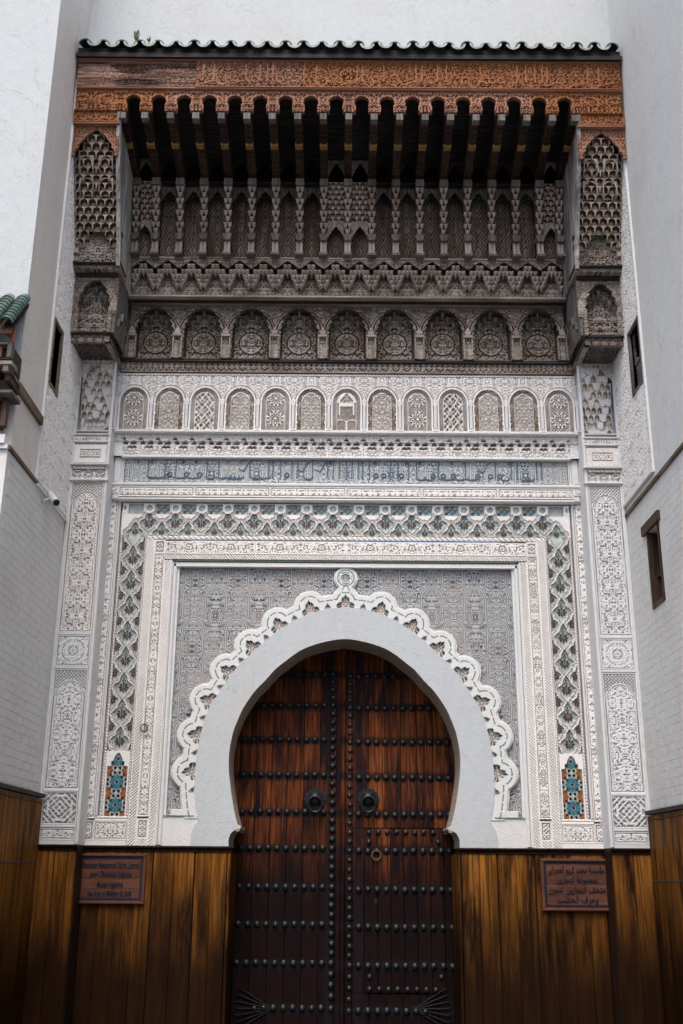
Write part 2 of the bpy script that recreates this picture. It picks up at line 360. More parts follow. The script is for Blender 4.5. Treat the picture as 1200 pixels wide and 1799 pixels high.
# ---- arch outlines from the photograph, unprojected on the wall plane
YA = .02
inn = [(605, 1123), (573, 1127.5), (541, 1137), (521, 1147.5), (504, 1160), (484, 1176), (466, 1196), (450, 1212), (436, 1231), (426, 1247), (417.5, 1266), (410.5, 1284), (406, 1303), (403, 1321), (402, 1340), (402.5, 1358), (404.5, 1377), (407, 1397), (410.5, 1418), (414, 1435), (417.5, 1449)]
Cz = Z(1331, YA)
def unp(L, Y): 
    o = []
    for x, y in L:
        X, zz = onY(x, y, Y); o.append((min(X, 0) if x < 604 else 0.0, zz))
    return o
inn = unp(inn, YA)
tipx, tipz = inn[-1]
zimp = tipz                                    # impost: small cyma curve below the tips
kx = XL(402, 1470, YA)
inn += [(tipx + .035, zimp - .012), (tipx + .03, zimp - .035), (tipx - .02, zimp - .045), (tipx - .06, zimp - .075), (kx, zimp - .13), (kx, ZT)]
outp = [(605, 1068), (570, 1071), (536, 1082), (500, 1100.5), (464, 1128), (440, 1150), (418, 1171), (399, 1195), (383, 1220), (371, 1237), (362, 1257), (355, 1281), (349, 1307), (345, 1333), (342.5, 1360), (341.5, 1378), (342, 1395), (344, 1416), (348, 1436)]
outp = unp(outp, YA)
outp += [(outp[-1][0] + .005, Z(1444, YA)), (outp[-1][0] - .045, Z(1456, YA)), (outp[-1][0] - .055, Z(1468, YA)), (outp[-1][0] - .062, ZT)]
def resample(P, n):
    P = np.array(P); d = np.r_[0, np.cumsum(np.hypot(*np.diff(P, axis=0).T))]; t = np.linspace(0, d[-1], n)
    return np.stack([np.interp(t, d, P[:, 0]), np.interp(t, d, P[:, 1])], 1)
def smooth_curve(P, n, keep):                  # Catmull-Rom through the curved part, straight corners after index keep
    P = np.array(P); out = []
    for i in range(keep):
        p0 = P[max(i - 1, 0)] if i else P[1] * [-1, 1]; p1, p2 = P[i], P[i + 1]; p3 = P[min(i + 2, keep)]
        for t in np.linspace(0, 1, 5)[:-1]:
            out.append(.5 * ((2 * p1) + (p2 - p0) * t + (2 * p0 - 5 * p1 + 4 * p2 - p3) * t * t + (3 * p1 - p0 - 3 * p2 + p3) * t ** 3))
    return np.concatenate([np.array(out), P[keep:]])
innS = smooth_curve(inn, 0, 20); outS = smooth_curve(outp, 0, 18)
N = 120; iL = resample(innS, N); oL = resample(outS, N)
V = []; F = []
both = lambda L: np.concatenate([L[::-1], (L * [-1, 1])[1:]])
I = both(iL); O = both(oL); n = len(I)
YFc = YA - .012
for P, y in ((I, YFc), (O, YFc), (I, YA + .5), (O, YA + .06)): V += [(x, y, z) for x, z in P]
for i in range(n - 1):
    F += [(i, i + 1, n + i + 1, n + i), (n + i, n + i + 1, 3 * n + i + 1, 3 * n + i)]
add('arch_surround', mesh_p('arch_surround', V, F), MP2, gate)
# carved soffit of the arch
nI = 700; Ir = resample(both(innS), nI); nd = 56
uu = np.linspace(0, 1, nd)
T = np.gradient(Ir, axis=0); T /= np.hypot(T[:, 0], T[:, 1])[:, None]; NN = np.stack([-T[:, 1], T[:, 0]], 1)
cen = np.array([0, Cz]); sg = np.sign(((cen - Ir) * NN).sum(1)); sg[sg == 0] = 1; NN *= sg[:, None]
base = np.zeros((nd, nI, 3)); base[..., 0] = Ir[None, :, 0]; base[..., 2] = Ir[None, :, 1]; base[..., 1] = (YFc + .003 + uu * .53)[:, None]
nrm = np.zeros_like(base); nrm[..., 0] = NN[None, :, 0]; nrm[..., 2] = NN[None, :, 1]
al = np.r_[0, np.cumsum(np.hypot(*np.diff(Ir, axis=0).T))]
ag, dg = np.meshgrid(al, uu * .53)
h = arab(ag, dg, .13, .09, .035, 8); h = np.where((dg < .03) | (np.abs(dg - .26) < .01), 1, h)
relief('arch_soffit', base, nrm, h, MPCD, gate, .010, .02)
def radius(P):                                 # radius of an outline as a function of angle about the arch centre
    d = P - [0, Cz]; th = np.arctan2(d[:, 1], np.abs(d[:, 0])); r = np.hypot(d[:, 0], d[:, 1]); return th, r
th_o, r_o = radius(oL[oL[:, 1] > Z(1436, YA)]); od = np.argsort(th_o); th_o, r_o = th_o[od], r_o[od]
rho = lambda th: np.interp(th, th_o, r_o)
# ---- scalloped band around the arch: lobes, niches with mosaic, inlaid green line
SP = R(13.65); KS = r_o.mean() / 263.0        # metres per photo pixel here
def band(s):
    def f(u, v, W, H):
        x = np.abs(-1.72 + u if s < 0 else u) ; x = (1.72 - u) if s < 0 else u; z = zb0 + v
        dx = x; dz = z - Cz; th = np.arctan2(dz, dx); r = np.hypot(dx, dz); rr = rho(th)
        sd = r - rr - 27 * KS                                   # base ring
        for k in range(0, 8):
            a = math.pi / 2 - k * SP; c = (rho(np.array(a)) + 12.5 * KS)
            sd = np.minimum(sd, np.hypot(dx - c * math.cos(a), dz - c * math.sin(a)) - (31 if k else 28) * KS)
        ring = np.hypot(dx - 0, dz - zring) - .125 ; sd = np.minimum(sd, ring)
        neck = np.maximum(np.abs(dx) - np.clip(.06 + (zring - .05 - dz) * .5, .055, .2), np.maximum(zring - .22 - dz, dz - (Z(994, YA) - Cz))); sd = np.minimum(sd, neck)
        sd = np.minimum(sd, np.maximum(np.maximum(np.abs(dx - 1.44) - .26, np.abs(z - zlow - .02) - .035), 0) * 1.0 + np.where((np.abs(dx - 1.44) < .26) & (np.abs(z - zlow - .02) < .035), -.02, 0))
        rn = (r - rr) / KS
        h = np.ones_like(u); mi = np.zeros(u.shape, int)
        gl = np.abs(sd + 11.5 * KS) < 1.15 * KS
        dash = tri((np.arctan2(dz, dx) * 263 + 0 * r) / 14) < .82
        mi[gl & dash & (rn > 2)] = 1
        if True:
            for k in range(0, 8):                                # trefoil niches
                a = math.pi / 2 - k * SP; c = rho(np.array(a)); X0 = c * math.cos(a); Z0 = c * math.sin(a)
                lx = (dx - X0) * math.sin(a) - (dz - Z0) * math.cos(a); ly = (dx - X0) * math.cos(a) + (dz - Z0) * math.sin(a)
                lx /= KS; ly /= KS; ax = np.abs(lx)
                ins = (ly > -3) & ((np.hypot(ax - 9.5, ly - 4) < 6.5) | (np.hypot(lx, ly - 14) < 7.5) | ((ax < 11) & (ly < 9)) | ((ly < 25) & (ax < (25 - ly) * .55)))
                h[ins] = 0
                pa = np.arctan2(ly - 8, lx); pr = np.hypot(lx, ly - 8)
                piece = (tri(pa * 3 / math.pi + .25) > .38) & (pr > 2)
                mi[ins] = 2; mi[ins & piece & (pr < 5.5)] = 4; mi[ins & piece & (pr > 7) & (tri(pa * 6 / math.pi) > .4)] = 3
            for k in range(0, 8):
                a = math.pi / 2 - (k + .5) * SP; c = rho(np.array(a)); X0 = c * math.cos(a); Z0 = c * math.sin(a)
                lx = (dx - X0) * math.sin(a) - (dz - Z0) * math.cos(a); ly = (dx - X0) * math.cos(a) + (dz - Z0) * math.sin(a)
                lx /= KS; ly /= KS
                ins = (ly > -3) & ((np.hypot(lx, ly - 3.5) < 4.6) | ((ly < 4) & (np.abs(lx) < 4.6)) | ((ly < 10.5) & (np.abs(lx) < (10.5 - ly) * .6)))
                h[ins] = .1; mi[ins & (np.hypot(lx, ly - 5) < 3.6)] = 2; mi[ins & (np.hypot(np.abs(lx) - 1.2, ly - 5) < 1.2)] = 3
        rg = np.hypot(dx, dz - zring)
        mi[(np.abs(rg - .085) < .007)] = 1; m5 = rg < .045; mi[m5] = 5; h[m5] = .7
        mask = (sd < 0) & (rn > -2)
        # rounded inner edge
        h = np.where((h > .9) & (sd > -.014), .55, h)
        return dict(h=h, mi=mi, mask=mask)
    return f
zring = Z(1016, YA) - Cz
zlow = Z(1434, YA); zb0 = zlow - .03; zb1 = Z(989, YA)
for s in (-1, 1):
    hf('scalloped_band', (0 if s > 0 else -1.72), (1.72 if s > 0 else 0), zb0, zb1, YA - .004, band(s), [MP, MGRN, MZ['wht'], MZ['blk'], MZ['org'], MTILE], gate, depth=.035, res=.0062, back=.05)
# ---- spandrel of incised tiles
XS = 1.765; zs1 = Z(1000, .07); zs0 = Z(1430, .07); YS = .07
tw = .152; cols = int(round(2 * XS / tw)); tw = 2 * XS / cols; rows = int(round((zs1 - zs0) / tw)); th_ = (zs1 - zs0) / rows
tmb = MB(); tmb.bev(0, tw, 0, .02, 0, th_, .0022); tm = tmb.mesh('spandrel_tile'); nt = 0
for j in range(rows):
    for i in range(cols):
        x = -XS + i * tw; z = zs0 + j * th_
        far = max(math.hypot(abs(x + a), z + b - Cz) - float(rho(np.arctan2(z + b - Cz, abs(x + a)))) for a in (0, tw) for b in (0, th_))
        if far < .06: continue
        nt += 1
        add('spandrel_tile', tm, MTILE, gate, loc=(x, YS + random.uniform(-.0012, .0012), z))
def bedf(u, v, W, H):
    x = np.abs(u - W / 2); z = zs0 - .03 + v
    return dict(h=np.ones_like(u), mask=np.hypot(x, z - Cz) > rho(np.arctan2(z - Cz, x)) * .93)
hf('spandrel_bed', -XS - .03, XS + .03, zs0 - .03, zs1 + .03, YS + .016, bedf, MP, gate, res=.03, back=.035)
# ---- frame round the spandrel with green line, then nested carved strips
xg0 = XS; xg1 = hw(276, 932, 1430, 0); xc0 = hw(259, 946, 1420) ; xc1 = hw(241, 966, 1420); xr = hw(227, 984, 1420); xR = hw(175, 1033, 1420)
xo0 = hw(164, 1040, 1420); xo1 = hw(145, 1060, 1420)
zfr = Z(987, 0)
def stair(s):
    bxs(s, 'frame_moulding', xg0, xg0 + .045, .0, .09, ZT, zs1 + .045, MP, gate, b=.012)
    bxs(s, 'frame_moulding', xg0 + .052, xg1, -.012, .09, ZT, zfr, MP, gate, b=.012)
    mm = MB(); z = zlow + .0; xa, xb = (xg0 + .0455, xg0 + .0515)
    while z < zs1 - .03:
        L = random.uniform(.09, .14)
        mm.box(*sorted((s * xa, s * xb)), .004, .05, z, min(z + L, zs1), 0); z += L + .012
    mm.build('green_inlay', MGRN, gate)
    # low plain panel beside the arch foot
    bxs(s, 'plain_panel', -outS[-1][0] - .12, xg0, .024, .09, ZT, zlow - .012, MP, gate)
    m3 = MB(); m3.box(*sorted((s * (xg0 - .30), s * (xg0 + .045))), .012, .02, zlow - .010, zlow - .002); m3.build('green_inlay', MGRN, gate)
    # hatched border, carved strip, hatched border, beaded edge
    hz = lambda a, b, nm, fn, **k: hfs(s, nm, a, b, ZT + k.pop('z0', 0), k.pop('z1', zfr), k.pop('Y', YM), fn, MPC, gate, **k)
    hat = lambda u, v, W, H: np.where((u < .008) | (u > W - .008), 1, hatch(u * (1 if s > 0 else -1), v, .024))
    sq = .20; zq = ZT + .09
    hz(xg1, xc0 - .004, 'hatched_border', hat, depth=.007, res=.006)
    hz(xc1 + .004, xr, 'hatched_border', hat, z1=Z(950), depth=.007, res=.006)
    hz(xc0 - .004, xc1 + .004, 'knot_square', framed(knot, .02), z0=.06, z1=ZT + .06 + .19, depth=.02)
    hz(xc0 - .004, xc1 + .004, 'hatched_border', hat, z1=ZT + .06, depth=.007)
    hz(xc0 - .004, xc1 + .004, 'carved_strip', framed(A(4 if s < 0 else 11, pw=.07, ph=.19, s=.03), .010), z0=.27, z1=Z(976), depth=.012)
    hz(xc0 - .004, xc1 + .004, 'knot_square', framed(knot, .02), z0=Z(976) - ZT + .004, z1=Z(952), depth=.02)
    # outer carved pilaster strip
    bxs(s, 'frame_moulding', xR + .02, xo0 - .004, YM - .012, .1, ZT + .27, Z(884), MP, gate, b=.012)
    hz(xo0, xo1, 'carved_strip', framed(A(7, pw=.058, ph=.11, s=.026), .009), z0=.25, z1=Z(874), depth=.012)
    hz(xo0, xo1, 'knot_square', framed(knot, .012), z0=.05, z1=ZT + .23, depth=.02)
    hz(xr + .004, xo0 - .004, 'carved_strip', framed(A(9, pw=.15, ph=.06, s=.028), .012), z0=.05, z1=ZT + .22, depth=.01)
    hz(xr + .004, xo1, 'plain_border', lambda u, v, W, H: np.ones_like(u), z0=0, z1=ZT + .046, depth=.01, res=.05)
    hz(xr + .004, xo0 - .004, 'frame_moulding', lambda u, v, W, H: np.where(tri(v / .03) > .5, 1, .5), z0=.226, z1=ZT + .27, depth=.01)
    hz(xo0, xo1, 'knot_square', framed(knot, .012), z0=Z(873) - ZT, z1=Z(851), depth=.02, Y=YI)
    bxs(s, 'frame_moulding', xo1 + .003, XI - .002, YM + .02, .1, ZT, Z(884), MP, gate, b=.014)
def knot(u, v, W, H):
    x = u - W / 2; y = v - H / 2; p = W / 3.2
    a = lat(x, y, p, .62); r = np.hypot(x, y)
    return np.maximum(np.maximum(a, (np.abs(r - W * .27) < .009) * 1.), (np.abs(np.abs(x) - np.abs(y)) < .006) * 1.)
pair(stair)
# top runs of the nested frame
box('frame_moulding', -xg1, xg1, -.005, .09, zfr, zfr + .004, MP, gate)
mm = MB(); mm.box(-xg0 - .045, xg0 + .045, .0, .09, zs1 + .002, zs1 + .042); mm.build('frame_moulding', MPC, gate)
mm = MB(); x = -xg0 - .04
while x < xg0:
    L = random.uniform(.09, .14); mm.box(x, min(x + L, xg0 + .05), .02, .06, zs1 + .046, zs1 + .056); x += L + .012
mm.build('green_inlay', MGRN, gate)
hf('hatched_border', -xc0 + .0, xc0, Z(985), Z(977), YM, lambda u, v, W, H: hatch(u, v, .024), MPC, gate, depth=.008, res=.007, back=.1)
for k in range(4):
    a = -xc0 + .004 + k * (2 * xc0 / 4)
    hf('carved_strip', a, a + 2 * xc0 / 4 - .006, Z(976), Z(954), YM, framed(A(13, pw=.11, ph=.075, s=.026), .01), MPC, gate, depth=.014, res=.008)
hf('rope_border', -xr, xr, Z(952), Z(944), YM - .006, lambda u, v, W, H: rope(u, v, W, H), MPC, gate, depth=.014, res=.008)
hf('rope_border', -xR, xR, Z(888), Z(882), .012, lambda u, v, W, H: rope(u, v, W, H), MPC, gate, depth=.014, res=.008)
for s in (-1, 1):
    hfs(s, 'rope_border', xr, xr + .024, Z(1441), Z(944), YM - .004, lambda u, v, W, H: rope_v(u, v, W, H), MPC, gate, depth=.014, res=.008)
    hfs(s, 'rope_border', xR - .024, xR + .004, Z(1441), Z(889), YM - .004, lambda u, v, W, H: rope_v(u, v, W, H), MPC, gate, depth=.014, res=.008)
    bxs(s, 'plain_border', xr + .0, xR, -.02, .09, Z(1449), Z(1441) - .002, MP, gate)
# ---- interlaced strapwork with zellij rosettes
def sd_poly(P, x, y):
    d = np.full(x.shape, 1e9); ins = np.zeros(x.shape, bool); n = len(P)
    for i in range(n):
        (ax, ay), (bx, by) = P[i], P[(i + 1) % n]; ex, ey = bx - ax, by - ay; wx, wy = x - ax, y - ay
        t = np.clip((wx * ex + wy * ey) / (ex * ex + ey * ey), 0, 1); d = np.minimum(d, np.hypot(wx - ex * t, wy - ey * t))
        c = ((ay <= y) != (by <= y)) & (x < ex * (y - ay) / (ey + 1e-12) + ax); ins ^= c
    return np.where(ins, -d, d)
MED = [(0, .53), (.08, .42), (.14, .31), (.16, .19), (.25, .16), (.38, .05), (.28, -.02), (.28, -.11), (.19, -.17), (.16, -.25), (.07, -.32), (0, -.40)]
MED = MED + [(-x, y) for x, y in MED[-2:0:-1]]
def strap_fn(cx, P, wf, centers):
    """centers: list of (x,z) medallion centres; P period"""
    def f(u, v, W, H, X0, Z0):
        sd = np.full(u.shape, 1e9)
        for cxx, cz in centers:
            near = (np.abs(X0 + u - cxx) < P) & (np.abs(Z0 + v - cz) < P * 1.1)
            if near.any():
                q = sd_poly([(a * wf, b * P) for a, b in MED], X0 + u[near] - cxx, Z0 + v[near] - cz); sd[near] = np.minimum(sd[near], q)
        rim = (sd > 0) & (sd < .009); cord = np.clip(1 - np.abs(sd - .024) / .011, 0, 1) * (.45 + .55 * ss(.3, .6, tri((u + v) / .022)))
        h = np.where(sd < 0, 0, np.where(rim, .95, np.where(sd < .036, np.maximum(.45, cord), .9)))
        return h, sd
    return f
def rosette_mesh(r):
    mb = MB(); c = lambda rad, k, n, w: None
    def poly(P, mi, y=0.0):
        n = len(P); mb.raw([(x, y, z) for x, z in P] + [(x, y + .006, z) for x, z in P], [tuple(range(n))] + [(i, i + n, (i + 1) % n + n, (i + 1) % n) for i in range(n)], mi)
    poly([(r * .2 * math.cos(t), r * .2 * math.sin(t)) for t in np.linspace(0, 2 * math.pi, 9)[:-1]], 1)
    for k in range(8):
        a = k * math.pi / 4; ca, sa = math.cos(a), math.sin(a)
        poly([(ca * p - sa * q, sa * p + ca * q) for p, q in ((r * .30, -r * .06), (r * .72, -r * .17), (r * .95, 0), (r * .72, r * .17), (r * .30, r * .06))], 0)
    for sx, zz in ((0, 1.38), (.22, 1.15), (-.22, 1.15), (0, 1.7)): poly([(sx * r + r * .13 * a, zz * r + r * .13 * b) for a, b in ((0, -1), (1, 0), (0, 1), (-1, 0))], 0)
    return mb.mesh('zellij_rosette')
PV = (Z(943) - Z(1305)) / 8; wcol = xR - xr; xcc = (xR + xr) / 2
rm = rosette_mesh(.056); rm2 = rosette_mesh(.036)
PVH = .2785; zb_lo, zb_hi = Z(943.5), Z(888); zbr = Z(922)
def strip_cell_mi(sd, cx=None): return None
def side_col(s):
    zc0 = Z(1305); cs = [(s * xcc, zc0 + k * PV) for k in range(-0, 9)]
    cs += [(s * (xcc + t * wcol / 2), zc0 + (k + .5) * PV) for k in range(-1, 9) for t in (-1, 1)]
    fn = strap_fn(0, PV * 1.04, wcol * .90, cs)
    x0, x1 = sorted((s * (xr + .024), s * (xR - .024))); zbot, ztop = Z(1441), zb_lo
    zp = Z(1326)  # apex of the lower mosaic panel
    def f(u, v, W, H):
        h, sd = fn(u, v, W, H, x0, zbot); z = zbot + v; ax = np.abs(u - W / 2); k_ = W / .235
        pan = (z < Z(1349)) & (ax < W / 2 - .018) | ((z < zp) & (ax < np.where(z < Z(1341), .062, .040) * np.clip((zp - z) / .06, 0, 1) ** .6)) 
        own = z < Z(1322); h = np.where(own, np.where(pan, 0, .8), h)
        return dict(h=h, mi=(h < .05).astype(int))
    hf('strapwork', x0, x1, zbot, ztop, YM - .004, f, [MPC, MZ['grn']], gate, depth=.034, res=.007, back=.06)
    for i, (cx, cz) in enumerate(cs):
        if cz > zb_lo - .05 or cz < Z(1318): continue
        half = abs(abs(cx) - xcc) > .01
        if half: cx -= math.copysign(.042, (abs(cx) - xcc) * s)
        add('zellij_rosette', rm2 if half else rm, [MZ['blk'], MZ['org']], gate, loc=(cx, YM + .018, cz))
    # lower zellij panel: twelve-petal stars
    mb = MB(); cols_ = [MZ['wht'], MZ['teal'], MZ['blk'], MZ['org'], MZ['grn']]; xa, xb = x0 + .014, x1 - .014; za, zt = zbot + .004, zp
    inside = lambda x, z: xa < x < xb and za < z and (z < Z(1351) or (z < zp - .02 and abs(x - s * xcc) < .055))
    mb.box(xa - .01, xb + .01, YM + .0245, YM + .029, za - .004, Z(1350), 0)
    mb.box(s * xcc - .045, s * xcc + .045, YM + .0245, YM + .029, Z(1350), zp - .03, 0)
    def piece(cx, cz, a, L, mi):
        ca, sa = math.cos(a), math.sin(a); P = [(cx + ca * p - sa * q, cz + sa * p + ca * q) for p, q in L]
        mx = sum(p[0] for p in P) / len(P); mz = sum(p[1] for p in P) / len(P)
        if inside(mx, mz):
            P = [(min(max(x, xa), xb), max(z, za)) for x, z in P]; n = len(P)
            mb.raw([(x, YM + .018, z) for x, z in P] + [(x, YM + .025, z) for x, z in P], [tuple(range(n))] + [(i, i + n, (i + 1) % n + n, (i + 1) % n) for i in range(n)], mi)
    Rz = (Z(1376) - Z(1417)) / 2
    for cx, cz, mi in [(s * xcc, Z(1417), 1), (s * xcc, Z(1376), 1), (s * xcc, Z(1376) + 2 * Rz, 1)] + [(s * xcc + t * wcol * .40, Z(1417) + (2 * q - 1) * Rz, 3) for t in (-1, 1) for q in (0, 1, 2)]:
        rr = Rz * .84
        for k in range(12):
            a = k * math.pi / 6
            piece(cx, cz, a, [(rr * .25, -rr * .05), (rr * .64, -rr * .155), (rr * .80, 0), (rr * .64, rr * .155), (rr * .25, rr * .05)], mi)
            piece(cx, cz, a + math.pi / 12, [(rr * .82, 0), (rr * .98, -rr * .145), (rr * 1.18, 0), (rr * .98, rr * .145)], 2)
        piece(cx, cz, 0, [(rr * .17 * math.cos(t), rr * .17 * math.sin(t)) for t in np.linspace(0, 2 * math.pi, 9)[:-1]], 2)
    for q in range(0, 4):
        for t in (-.5, .5, 0):
            piece(s * xcc + t * 2 * wcol * .40 / 2 * 2, Z(1417) + ((2 * q - 1) if t == 0 else 2 * q - 2) * Rz, 0, [(.013, 0), (0, .013), (-.013, 0), (0, -.013)], 4)
    mb.build('mosaic_panel', cols_, gate)['kind'] = 'stuff'
pair(side_col)
# horizontal strapwork band
cs = [((i - 7.5) * PVH, zbr) for i in range(16)] + [((i - 8) * PVH, Z(940)) for i in range(17)]
fh = strap_fn(0, PVH * .86, PVH * .88, cs)
def fband(u, v, W, H):
    h, sd = fh(u, v, W, H, -xR, zb_lo); x = u - xR; z = zb_lo + v
    q = (x / PVH + 8) % 1 - .0; d = np.abs(q - .5)            # d=.5 at the crossings between rosettes
    ringx = np.minimum(q, 1 - q) * PVH
    rz = z - (zb_hi - .055); rg = np.hypot(np.where(d > -1, (np.abs(q - .5)) * PVH, 0), rz)
    ring = np.hypot((q - .5) * PVH, rz)
    tile = (np.abs(q - .5) * PVH > .062) & (z > zb_hi - .115 + .0 * x) & (z < zb_hi - .012)
    h = np.where(tile & (sd > .012), 0, h); h = np.where(np.abs(ring - .046) < .014, 1, h); h = np.where(ring < .03, .3, h)
    mi = ((h < .05) | (ring < .03)).astype(int)
    return dict(h=h, mi=mi)
hf('strapwork', -xR, xR, zb_lo, zb_hi, YM - .004, fband, [MPC, MZ['grn']], gate, depth=.034, res=.007, back=.06)
mbt = MB()
for a in range(4):
    for b in range(3):
        if (a + b) % 2: continue
        cx, cz = (a - 1.5) * .03, (b - 1) * .03; mi = random.choice([0, 1, 2])
        mbt.raw([(cx + .017 * math.cos(t), 0, cz + .017 * math.sin(t)) for t in np.linspace(.39, 2 * math.pi + .39, 9)[:-1]], [tuple(range(8))], mi)
        mbt.box(cx + .012, cx + .024, .001, .005, cz + .009, cz + .021, (mi + 1) % 3)
stm = mbt.mesh('zellij_cluster')
for i in range(16):
    add('zellij_rosette', rm, [MZ['blk'], MZ['org']], gate, loc=((i - 7.5) * PVH, YM + .018, zbr))
    if i < 15: add('zellij_cluster', stm, [MZ['blk'], MZ['teal'], MZ['org']], gate, loc=((i - 7) * PVH, YM + .017, zb_hi - .06))
for i in range(17):
    add('zellij_rosette', rm2, [MZ['blk'], MZ['org']], gate, loc=((i - 8) * PVH, YM + .018, Z(940) + .02))
# ---- mouldings and inscription between strapwork and frieze
xin = hw(213, 992, 828, YI)
box('cornice', -xo0, xo0, YI - .012, .1, Z(881, YI), Z(876.5, YI), MP, gate, b=.012)
n_ = 6
for k in range(n_):
    a = -xo0 + k * 2 * xo0 / n_
    hf('carved_strip', a + .002, a + 2 * xo0 / n_ - .002, Z(874, YI), Z(856, YI), YI, framed(A(17, pw=.06, ph=.07, s=.03), .012), MPC, gate, depth=.013, res=.008, back=.1)
box('cornice', -xo1, xo1, YI - .01, .1, Z(855.5, YI), Z(849.5, YI), MP, gate, b=.01)
ni = 34; wi = 2 * xin / ni; hi_ = (Z(807, YI + .01) - Z(849, YI + .01)) / 2
tb = MB(); tb.bev(0, wi, 0, .02, 0, hi_, .002); tmi = tb.mesh('inscription_tile')
for j in range(2):
    for i in range(ni):
        add('inscription_tile', tmi, MINSC, gate, loc=(-xin + i * wi, YI + .012 + random.uniform(-.001, .001), Z(849, YI + .01) + j * hi_))
rs2 = np.random.RandomState(11); mb = MB(); x = -xin + .25; zl0 = Z(849, YI + .01); Hh = 2 * hi_
while x < xin - .25:
    k = rs2.choice([0, 0, 0, 1, 2, 3, 4]); y_ = YI + .009
    if k == 0: mb.tube([(x, y_, zl0 + .05), (x + .004, y_, zl0 + Hh * .9)], [.008, .010], 4)
    elif k == 1: mb.tube([(x + .05 * math.cos(t), y_, zl0 + .075 + .035 * math.sin(t)) for t in np.linspace(.3, -3.4, 8)], [.004, .008, .010, .010, .009, .008, .007, .004], 4)
    elif k == 2: mb.tube([(x + .024 * math.cos(t), y_, zl0 + .09 + .024 * math.sin(t)) for t in np.linspace(0, 6.28, 9)], .008, 4); mb.tube([(x + .02, y_, zl0 + .08), (x - .03, y_, zl0 + .035)], [.009, .004], 4)
    elif k == 3: mb.tube([(x - .09, y_, zl0 + .06), (x, y_, zl0 + .045), (x + .09, y_, zl0 + .06), (x + .10, y_, zl0 + .10)], [.004, .010, .009, .004], 4)
    else: mb.tube([(x - .06, y_, zl0 + .16), (x, y_, zl0 + .13), (x + .05, y_, zl0 + .22), (x + .09, y_, zl0 + .25)], [.004, .009, .009, .004], 4)
    x += rs2.uniform(.04, .085)
mb.build('lettering', MZL, gate)['kind'] = 'stuff'
def side_ins(s):
    hfs(s, 'carved_strip', xin + .004, XI - .09, Z(849, YI), Z(806, YI), YI, framed(A(19, pw=.06, ph=.1, s=.028), .008), MPC, gate, depth=.012, back=.1)
    bxs(s, 'frame_moulding', XI - .086, XI - .002, YI + .01, .1, Z(884), Z(761, YF), MP, gate, b=.014)
pair(side_ins)
box('cornice', -XI + .09, XI - .09, YI - .045, .1, Z(806, YI - .04), Z(802.5, YI - .04), MP, gate, b=.006)
# small stalactite band: arched scoops in three staggered rows over a carved ground
zq0, zq1 = Z(802, YF + .03), Z(762, YF + .03); xq = hw(197, 1014, 780, YF)
def stal(u, v, W, H):
    p = xq * 2 / 27; h = np.full(u.shape, .62); t = v / H
    h = np.where(t < .42, .45 + .25 * arab(u - W / 2, v, p / 2, .1, .028, 3), h)
    h = np.where(t > .62, .8 + .2 * arab(u - W / 2, v, p / 2, .1, .028, 6), h)
    def scoops(h, cy, per, off, w, hh):
        q = ((u - W / 2) / per + off) % 1 - .5; x = q * per / w; y = (t - cy) * H / hh
        ins = (np.abs(x) < 1) & (y > 0) & (y < np.sqrt(np.clip(1 - x * x, 0, 1)))
        return np.where(ins, 0, h)
    h = scoops(h, .68, p, .5, .026, .03); h = scoops(h, .50, p / 2, .25, .026, .042); h = scoops(h, .50, p, .0, .02, .03)
    h = scoops(h, .34, p, .0 - .11, .022, .034); h = scoops(h, .34, p, .11, .022, .034)
    return h
for k in range(3):
    a = -xq + k * 2 * xq / 3; kk = k
    hf('stalactite_band', a, a + 2 * xq / 3, zq0, zq1, YF + .03, stal, MPC, gate, depth=.06, res=.0072, back=.08)
for s in (-1, 1): bxs(s, 'plain_border', xq + .002, XI - .09, YF + .05, .1, zq0, zq1, MP, gate)
box('cornice', -xq, xq, YF - .035, .1, Z(761, YF - .03), Z(757.5, YF - .03), MP, gate, b=.006)
